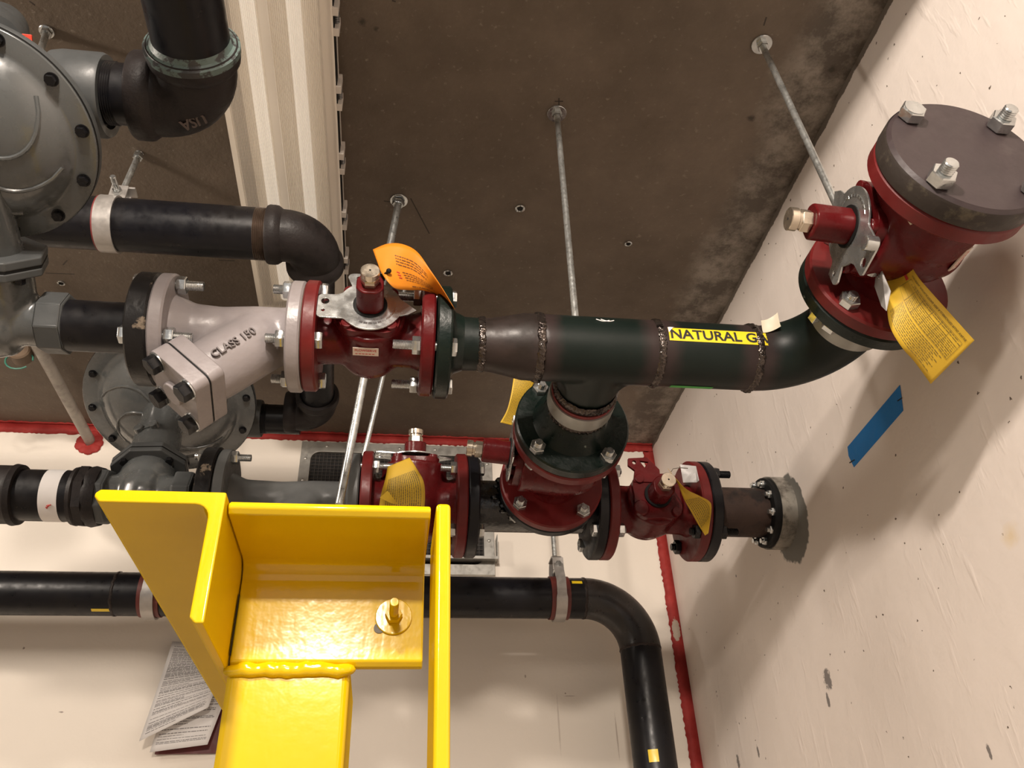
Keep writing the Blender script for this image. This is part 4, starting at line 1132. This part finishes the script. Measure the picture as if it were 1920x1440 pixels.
# ------------------------------------------------------------------ vent grille on the back wall
def grille():
    xl, xr, zt, zb = -.318, .318, 1.446, .985
    t = thing('vent_grille', 'aluminium framed vent grille with dark wire mesh high on the back wall', 'grille', T(0, BACK, 1.2))
    fw = .034
    def rr_(a, b, c, d, r):
        o_ = []
        for cx_, cz_, a0 in ((c-r, d-r, 0), (a+r, d-r, 90), (a+r, b+r, 180), (c-r, b+r, 270)):
            o_ += [(cx_ + r*math.cos(math.radians(a0+i*18)), cz_ + r*math.sin(math.radians(a0+i*18))) for i in range(6)]
        return o_
    fr = frame((0, 0, -1.2), (0, -1, 0), (1, 0, 0))     # x right, local y = down? 
    m = Matrix(((1, 0, 0, 0), (0, 0, -1, 0), (0, 1, 0, -1.2), (0, 0, 0, 1)))
    MB().prism([(xl, zb), (xr, zb), (xr, zt), (xl, zt)], 0, .012, m, [rr_(xl+fw, zb+fw, xr-fw, zt-fw-.004, .03)]).build('frame', ALU, t, bevel=.0015)
    MB().box((xl+.01, zb+.01, .0008), (xr-.01, zt-.01, .002), m).build('dark_opening', VOID, t)
    ws = MB()
    x = xl + fw - .01
    while x < xr - fw + .01: ws.box((x, zb + .02, .004), (x + .0013, zt - .02, .0052), m); x += .0125
    z = zb + fw - .01
    while z < zt - fw + .01: ws.box((xl + .02, z, .0052), (xr - .02, z + .0013, .0064), m); z += .0125
    o = ws.build('wire_mesh', MESHM, t, flat=True)
    MB().box((xl + .03, 1.275, .0022), (xr - .03, 1.282, .0035), m).build('inner_blade', MESHM, t)
    for x in (-.235, -.115, .005, .125, .245):
        MB().sphere(.006, (x, zt - .017, .012), m, (1, 1, .6), 12).build('rivet', ALU, t)
    for z in (1.38, 1.30, 1.20, 1.10):
        for x in (xl + .017, xr - .017): MB().sphere(.006, (x, z, .012), m, (1, 1, .6), 12).build('rivet', ALU, t)
grille()
hd = thing('drip_flashing', 'grey sheet metal lip sticking out under the vent grille', 'flashing', T(.2, BACK, 1.03))
MB().box((-.50, -.05, -.001), (.125, 0, .001)).box((-.50, -.052, -.008), (.125, -.050, .001)).box((.122, -.05, 0), (.124, 0, .075)).build('lip', ALU, hd)

# conduit into the back wall
simple('conduit', MB().sweep([(-.985, 1.55, 1.425), (-.985, 1.9, 1.425), (-.985, BACK, 1.425)], .0165, 20), CONDUIT, 'pale grey conduit running along the ceiling into the back wall', 'conduit', (-.985, BACK, 1.425))
cf = thing('conduit_fitting', 'small brown fitting with a loop of green wire under the front regulator', 'fitting', T(*at(40, 664, Z=1.42)))
MB().cyl(.028, -.02, .02, frame((0, 0, 0), (0, 1, 0)), 24, .004).build('fitting_body', mat('bronze_brown', (.12, .08, .05), .5, bmp=.3), cf)
MB().sweep([(.035*math.cos(a), .0, -.02 + .03*math.sin(a)) for a in [2*PI*i/16 for i in range(15)]], .0025, 8).build('green_wire', mat('green_wire', (.03, .14, .10), .5, bmp=0), cf)
rj2 = random.Random(11)
cb = MB()
for i in range(9):
    a = 2*PI*i/9; cb.sphere(.014 + rj2.random()*.008, (.026*math.cos(a), -.003, -.008 + .026*math.sin(a)), None, (1, .35, 1), 10)
o = cb.build('caulk_ring', CAULK, None, T(-.985, BACK, 1.425)); tag(o, 'ragged red caulk around the conduit where it enters the wall', 'caulk')

# ------------------------------------------------------------------ blue tape on the right wall
p0 = at(1688, 722, X=RIGHT); p1 = at(1694, 770, X=RIGHT); p2 = at(1602, 876, X=RIGHT); p3 = at(1590, 838, X=RIGHT)
tp = MB(); org = (p0 + p2) / 2
pl = [p0, at(1691, 745, X=RIGHT), p1, p2, at(1592, 855, X=RIGHT), p3]
tp.add([p - org + Vector((-.0004, 0, 0)) for p in pl] + [p - org + Vector((-.0012, 0, 0)) for p in pl], [tuple(range(6)), tuple(reversed(range(6, 12)))] + [(i, (i+1) % 6, 6+(i+1) % 6, 6+i) for i in range(6)])
bt = tp.build('tape', BLUE, None, T(*org), flat=True); tag(bt, 'strip of blue masking tape stuck on the right wall', 'tape')
tk = MB()
for a, b in (((1684, 752), (1693, 746)), ((1594, 868), (1604, 862))):
    a = at(*a, X=RIGHT) - org; b = at(*b, X=RIGHT) - org; d = (b-a).normalized()*.0; up_ = Vector((0, .0, .0025))
    tk.add([a + Vector((-.0016, 0, 0)) - up_*.5, b + Vector((-.0016, 0, 0)) - up_*.5, b + Vector((-.0016, 0, 0)) + up_*.5, a + Vector((-.0016, 0, 0)) + up_*.5], [(0, 1, 2, 3)])
tk.build('pen_tick', INK, bt, flat=True)

# ------------------------------------------------------------------ curved card tags
def lerp_path(P, u):
    n = len(P) - 1; x = u*n; i = min(n-1, int(x)); f = x - i
    p0_ = P[max(0, i-1)]; p1_ = P[i]; p2_ = P[i+1]; p3_ = P[min(n, i+2)]
    return .5*((2*p1_) + (p2_-p0_)*f + (2*p0_-5*p1_+4*p2_-p3_)*f*f + (3*p1_-p0_-3*p2_+p3_)*f**3)
class Tag:
    """ruled card between two long edges given as room points"""
    def __init__(s, name, label, A, B, mt, origin=None):
        s.A = [Vector(p) for p in A]; s.B = [Vector(p) for p in B]
        s.o = Vector(origin) if origin is not None else s.A[0]
        mb = MB().grid(lambda u, v: s.S(u, v) - s.o, 28, 10)
        s.obj = mb.build(name, mt, None, T(*s.o), solid=.0005); tag(s.obj, label, 'tag')
    def S(s, u, v): return lerp_path(s.A, u).lerp(lerp_path(s.B, u), v)
    def off(s, u, v, d=.0009):
        u_ = min(.99, max(.01, u)); v_ = min(.99, max(.01, v))
        du = s.S(u_+.01, v_) - s.S(u_-.01, v_); dv = s.S(u_, v_+.01) - s.S(u_, v_-.01)
        n = du.cross(dv).normalized(); p = s.S(u, v)
        if n.dot(p) > 0: n = -n
        return p + n*d - s.o
    def bar(s, mb, u0, v0, u1, v1, k=3, d=.0009):
        mb.grid(lambda a, b: s.off(u0 + (u1-u0)*a, v0 + (v1-v0)*b, d), k, 1)
    def print_lines(s, mt, rows, seed=1, along='u', name='printed_lines'):
        """rows: (v, u0, u1, height); printed as broken word-length bars"""
        r = random.Random(seed); mb = MB()
        for v, u0, u1, h in rows:
            u = u0
            while u < u1:
                w_ = r.uniform(.012, .05)
                e = min(u1, u + w_)
                if along == 'u': s.bar(mb, u, v - h/2, e, v + h/2)
                else: s.bar(mb, v - h/2, u, v + h/2, e, 1)
                u = e + .008
        return mb.build(name, mt, s.obj, flat=True)
    def text(s, txt, size, u, v, L, H, mt, rot=0, bold=.0, name='lettering'):
        """size in card units of length L (u) by height H (v)"""
        mb = MB(); vs, fs = text_geo(txt, size, bold); c, sn = math.cos(rot), math.sin(rot)
        mb.add([s.off(u + (x*c - y*sn)/L, v - (x*sn + y*c)/H, .001) for x, y, z in vs], fs)
        return mb.build(name, mt, s.obj, flat=True)

# orange tag on the centre valve
A = [at(699, 468, Y=.955), at(727, 457, Y=.950), at(755, 458, Y=.948), at(782, 472, Y=.955), at(806, 505, Y=.965), at(829, 540, Y=.975), at(851, 577, Y=.985)]
B = [at(714, 510, Y=.950), at(726, 527, Y=.945), at(742, 541, Y=.955), at(768, 544, Y=.975), at(795, 545, Y=.995), at(822, 556, Y=1.015), at(853, 580, Y=1.02)]
tg = Tag('instruction_tag', 'curled orange card tag tied to the centre red valve', A, B, TAGO)
rows = [(.30, .26, .66, .020), (.36, .27, .67, .020), (.42, .28, .60, .020), (.48, .29, .66, .020), (.62, .38, .76, .016), (.67, .40, .76, .016), (.72, .42, .78, .016), (.77, .44, .74, .016), (.90, .52, .86, .026)]
tg.print_lines(mat('orange_ink', (.14, .05, .01), .6, bmp=0), rows, 4)
rr3 = MB()
for i in range(3): tg.bar(rr3, .31 + .02*i, .64 + .05*i, .35 + .02*i, .66 + .05*i)
rr3.build('red_print', INKRED, tg.obj, flat=True)
zt_ = thing('cable_tie', 'black cable tie holding the orange tag to the valve stem', 'cable tie', T(*at(716, 520, Y=.965)))
e0 = at(716, 520, Y=.965)
MB().sweep([at(729, 509, Y=.940) - e0, at(722, 514, Y=.948) - e0, Vector((0, 0, 0)), at(713, 527, Y=.98) - e0], [.0018, .0025, .003, .0025], 8).box((-.005, -.004, -.004), (.005, .004, .004)).sphere(.0042, at(729, 508, Y=.940) - e0, None, (1,1,1), 10).build('tie', RUBBER, zt_)

# yellow tag on the right valve
Yt = .80
A = [at(1655, 497, Y=.83), at(1662, 560, Y=.825), at(1668, 610, Y=.83), at(1690, 650, Y=.84), at(1716, 680, Y=.86), at(1745, 720, Y=.885)]
B = [at(1701, 487, Y=.775), at(1722, 520, Y=.780), at(1746, 548, Y=.788), at(1772, 577, Y=.797), at(1798, 606, Y=.806), at(1827, 638, Y=.815)]
tr_ = Tag('instruction_tag', 'yellow instruction card hanging from the right red valve', A, B, TAGY)
tr_.text('GENERAL INSTRUCTIONS FOR A LUBRICATED PLUG VALVE', .0054, .55, .895, .185, .11, mat('tag_ink', (.12, .09, .02), .6, bmp=0), bold=.00008)
rows = [(.80, .25, .90, .010), (.765, .22, .94, .010)] + [(.70 - .033*i, .32 + .0*i, .92, .009) for i in range(8)]
rows += [(.40 - .035*i, .30, .90 - .03*(i % 3), .010) for i in range(10)]
tr_.print_lines(INKSOFT, rows, 5)
gm = MB()
for u in (.18, .30, .42, .55, .68, .80, .93): tr_.bar(gm, u, .45, u + .004, .82, 1, .0011)
for v in (.45, .57, .70, .82): tr_.bar(gm, .18, v, .93, v + .005, 14, .0011)
gm.build('table_grid', mat('tag_ink_light', (.25, .18, .03), .6, bmp=0), tr_.obj, flat=True)
rd_ = MB(); tr_.bar(rd_, .13, .68, .17, .76); rd_.build('red_print', INKRED, tr_.obj, flat=True)
# silver tag with it
po = at(1655, 545, Y=.80)
stg = MB(); ps = [at(1644, 505, Y=.81), at(1654, 508, Y=.79), at(1670, 546, Y=.79), at(1662, 583, Y=.80), at(1653, 574, Y=.81), at(1640, 537, Y=.82)]
stg.add([p - po for p in ps], [(0, 1, 2, 3, 4, 5)])
o = stg.build('metal_tag', SILVERTAG, None, T(*po), solid=.0008, flat=True); tag(o, 'small grey metal tag lying over the yellow card of the right valve', 'tag')
wo = at(1620, 500, Y=.82)
simple('tag_wire', MB().sweep([at(1604, 497, Y=.84), at(1620, 496, Y=.825), at(1635, 500, Y=.81), at(1645, 510, Y=.80), at(1650, 516, Y=.797)], .0007, 6)
       .sweep([at(1600, 495, Y=.85), at(1622, 500, Y=.83), at(1640, 514, Y=.81), at(1648, 522, Y=.797)], .0006, 6), ZINC, 'thin wire holding the yellow card and metal tag on the right valve', 'wire', wo)

# yellow tag on the valve in front of the grille
A = [at(727, 875, Y=1.52), at(722, 900, Y=1.525), at(715, 925, Y=1.535), at(711, 950, Y=1.55), at(709, 975, Y=1.56)]
B = [at(768, 858, Y=1.50), at(781, 878, Y=1.49), at(794, 902, Y=1.49), at(797, 932, Y=1.51), at(794, 966, Y=1.53)]
t3 = Tag('instruction_tag', 'creased yellow card on the upright-stem valve above the yellow bracket', A, B, TAGY)
t3.print_lines(INKSOFT, [(.14 + .048*i, .27, .97, .018) for i in range(17)], 6)
A = [at(712, 933, Y=1.50), at(722, 938, Y=1.495), at(735, 944, Y=1.495), at(746, 946, Y=1.50)]
B = [at(727, 920, Y=1.50), at(733, 928, Y=1.495), at(739, 936, Y=1.495), at(747, 945, Y=1.50)]
fo = MB().grid(lambda u, v: lerp_path(A, u).lerp(lerp_path(B, u), v) - t3.o, 8, 3).build('folded_corner', TAGY, t3.obj)

# yellow tag on the lower right valve
A = [at(1252, 878, Y=1.52), at(1270, 905, Y=1.52), at(1282, 935, Y=1.53), at(1296, 960, Y=1.54), at(1310, 985, Y=1.55), at(1322, 1004, Y=1.55)]
B = [at(1256, 884, Y=1.51), at(1284, 915, Y=1.50), at(1312, 930, Y=1.50), at(1330, 940, Y=1.505), at(1334, 955, Y=1.515), at(1328, 1000, Y=1.54)]
t4 = Tag('instruction_tag', 'twisted yellow card hanging on the valve next to the wall hole', A, B, TAGY)
t4.print_lines(INKSOFT, [(.12 + .09*i, .42, .86, .03) for i in range(9)], 7)
po = at(1293, 888, Y=1.50)
sq_ = [at(1275, 871, Y=1.505), at(1305, 874, Y=1.495), at(1311, 901, Y=1.50), at(1306, 905, Y=1.50), at(1281, 905, Y=1.51)]
s4 = MB(); s4.add([p - po for p in sq_], [(0, 1, 2, 3, 4)])
o = s4.build('metal_tag', SILVERTAG, None, T(*po), solid=.0008, flat=True); tag(o, 'bright square metal tag above the valve beside the wall hole', 'tag')
simple('tag_wire', MB().sweep([at(1258, 885, Y=1.52), at(1262, 879, Y=1.515), at(1276, 877, Y=1.505), at(1290, 878, Y=1.5)], .0008, 6), ZINC, 'thin wire of the square metal tag beside the wall hole', 'wire', at(1262, 879, Y=1.515))

# folded yellow tag standing behind the branch flange
A = [at(965, 690, Y=1.45), at(962, 715, Y=1.46), at(957, 745, Y=1.47), at(950, 770, Y=1.48), at(938, 792, Y=1.48)]
B = [at(1010, 700, Y=1.44), at(1000, 720, Y=1.46), at(988, 745, Y=1.48), at(978, 775, Y=1.50), at(970, 800, Y=1.50)]
t5 = Tag('instruction_tag', 'yellow card standing behind the green branch flange', A, B, TAGY)
t5.print_lines(INKSOFT, [(.10 + .07*i, .05, .95, .022) for i in range(12)], 8)

# ------------------------------------------------------------------ papers on the back wall
def sheet(label, tl, tr, br, bl, Y, off, seed, curl=.03, backing=None):
    P = [at(*q_, Y=Y) for q_ in (tl, tr, br, bl)]
    def S(u, v):
        p = P[0].lerp(P[1], u).lerp(P[3].lerp(P[2], u), v); return p + Vector((0, -off - curl*(v**2) - .01*u*v, 0))
    o_ = P[0].copy()
    ob = MB().grid(lambda u, v: S(u, v) - o_, 10, 16).build('paper_sheet', PAPER, None, T(*o_), solid=.0005); tag(ob, label, 'paper')
    r = random.Random(seed); mb = MB()
    v = .05
    while v < .95:
        u = .06; h = r.choice((.005, .006, .008))
        if v > .78 and v < .84: v += .02
        lim = r.choice((.5, .9, .93))
        while u < lim:
            w_ = r.uniform(.02, .10); e = min(lim, u + w_)
            mb.grid(lambda a, b: S(u + (e-u)*a, v + h*b) + Vector((0, -.0009, 0)) - o_, 2, 1); u = e + .012
        v += r.choice((.014, .018, .026))
    mb.build('printed_lines', INKPAPER, ob, flat=True)
    return ob
sheet('rear paper of the pair behind the left of the yellow bracket, lower edge showing', (345, 1215), (455, 1225), (392, 1400), (283, 1413), 2.43, .006, 3, .01)
sheet('front printed form hanging on the back wall left of the yellow post', (325, 1205), (435, 1215), (395, 1334), (266, 1395), 2.42, .012, 2, .02)
cbp = at(345, 1330, Y=2.445)
simple('clipboard', MB().box(tuple(at(290, 1414, Y=2.44) - Vector((0, .0, 0))), tuple(at(470, 1215, Y=2.446))), mat('maroon_board', (.12, .02, .02), .5, bmp=0), 'dark red board behind the hanging papers', 'board', cbp)

# ------------------------------------------------------------------ yellow support stand in the foreground
def stand():
    Yb = .650; zt = .269; zbot = .188
    yf = .556; th = .0098
    O = Vector((-.075, .70, FLOOR))
    t = thing('pipe_support_stand', 'bright yellow enamelled steel post with angle brackets in the foreground', 'stand', T(*O))
    q = T(*O).inverted()
    def angle_iron(name, a, b, c_in, leg, thk, m):
        pass
    # post: hollow square tube
    MB().box((-.1195, Yb + .002, FLOOR), (-.0285, Yb + .094, zbot + .002), q).build('post', YELLOW, t, bevel=.006)
    # cross angle: web at the back, shelf on top towards the viewer (L section with filleted root)
    def L(w_, h_, tk, r=.010):
        o_ = [(0, 0), (w_ - .003, 0), (w_, -.003), (w_, -tk + .004), (w_ - .004, -tk)]
        o_ += [(tk + r - r*math.sin(PI/2*i/5), -tk - r + r*math.cos(PI/2*i/5)) for i in range(6)]
        o_ += [(tk, -h_ + .004), (tk - .004, -h_), (0, -h_)]
        return o_
    # section x -> -Y world, y -> Z ; extrude along X
    m1 = q @ Matrix(((0, 0, 1, -.1185), (-1, 0, 0, Yb + th), (0, 1, 0, zt + th), (0, 0, 0, 1)))
    sec = L(Yb + th - yf, zt + th - zbot, th, .014)
    MB().prism(sec, 0, .1445, m1).build('cross_angle', YELLOW, t, bevel=.0015)
    # side angle running back: shelf to the left, web down on the right
    yA0, yA1 = .548, 1.22
    m2 = q @ Matrix(((-1, 0, 0, -.1195), (0, 0, 1, yA0), (0, 1, 0, zt + th + .002), (0, 0, 0, 1)))
    MB().prism(L(.088, zt + th + .002 - .186, th), 0, yA1 - yA0, m2).build('side_angle', YELLOW, t, bevel=.0015)
    # upright flat bar at the right
    MB().box((.0300, .557, FLOOR), (.0408, .640, .281), q).build('upright_bar', YELLOW, t, bevel=.003)
    # weld beads
    r = random.Random(4)
    wb = MB()
    for i in range(26): wb.sphere(.0055 + r.random()*.002, (-.116 + i*.0034, Yb + .001, zbot - .002 + r.uniform(-.0015, .001)), q, (1.2, .8, .8), 10)
    wb.build('weld_bead', YELLOW, t, remesh=.0018, smooth_it=5)
    wb = MB()
    # anchor stud with washer and nut on the web
    c = at(738, 1157, Y=Yb)
    f = q @ frame(c, (0, -1, 0), (1, 0, 0))
    MB().cyl(.0145, 0, .0022, f, 36, .0006).build('washer', YELLOW, t)
    MB().hexa(.0068, .002, .0085, f).build('nut', YELLOW, t)
    MB().thread(.0036, .008, .034, f, .0016).build('stud', YELLOW, t)
    c = at(711, 1178, Y=Yb); f = q @ frame(c, (0, -1, 0), (1, 0, 0))
    MB().cyl(.0042, .0, .0008, f, 20).build('bolt_hole', mat('hole_grey', (.14, .13, .11), .5, bmp=0), t)
    # dark unpainted gap between the two angles
    MB().box((-.1186, Yb - .0032, .196), (-.1179, Yb - .0004, .243), q).build('paint_gap', VOID, t)
stand()

# ------------------------------------------------------------------ the lit fixture behind the viewer (its housing)
hl = thing('work_light', 'hanging strip lamp behind the viewer', 'light', T(-.32, -1.6, 1.2))
MB().box((-.13, -.30, -.02), (.13, .28, .06)).build('housing', WHITEPL, hl, T(0, -.02, .06) if False else None, bevel=.004)
hl.location = (-.32, -1.62, 1.28)
MB().sweep([(-.1, 0, .06), (-.1, 0, .204)], .003, 8).sweep([(.1, 0, .06), (.1, 0, .204)], .003, 8).build('chain', ZINC, hl)

GROUPS = {'ceiling_anchor': 'drop-in anchors in the ceiling', 'hanger_rod': 'hanger rods from the ceiling', 'plug_valve': 'red plug valves',
          'y_strainer': 'Y strainers', 'gas_regulator': 'grey gas regulators', 'pipe_elbow': 'black cast elbows', 'instruction_tag': 'card tags on the valves',
          'metal_tag': 'metal tags on the valves', 'clevis_hanger': 'strap hangers on the back wall pipe', 'companion_flange': 'black companion flanges',
          'pipe_nipple': 'short black nipples', 'paper_sheet': 'papers hanging on the back wall', 'tag_wire': 'tag wires', 'black_pipe': 'black upper pipes'}
for o in bpy.data.objects:
    if o.parent is None and 'label' in o:
        g_ = GROUPS.get(o.name.split('.')[0])
        if g_: o['group'] = g_
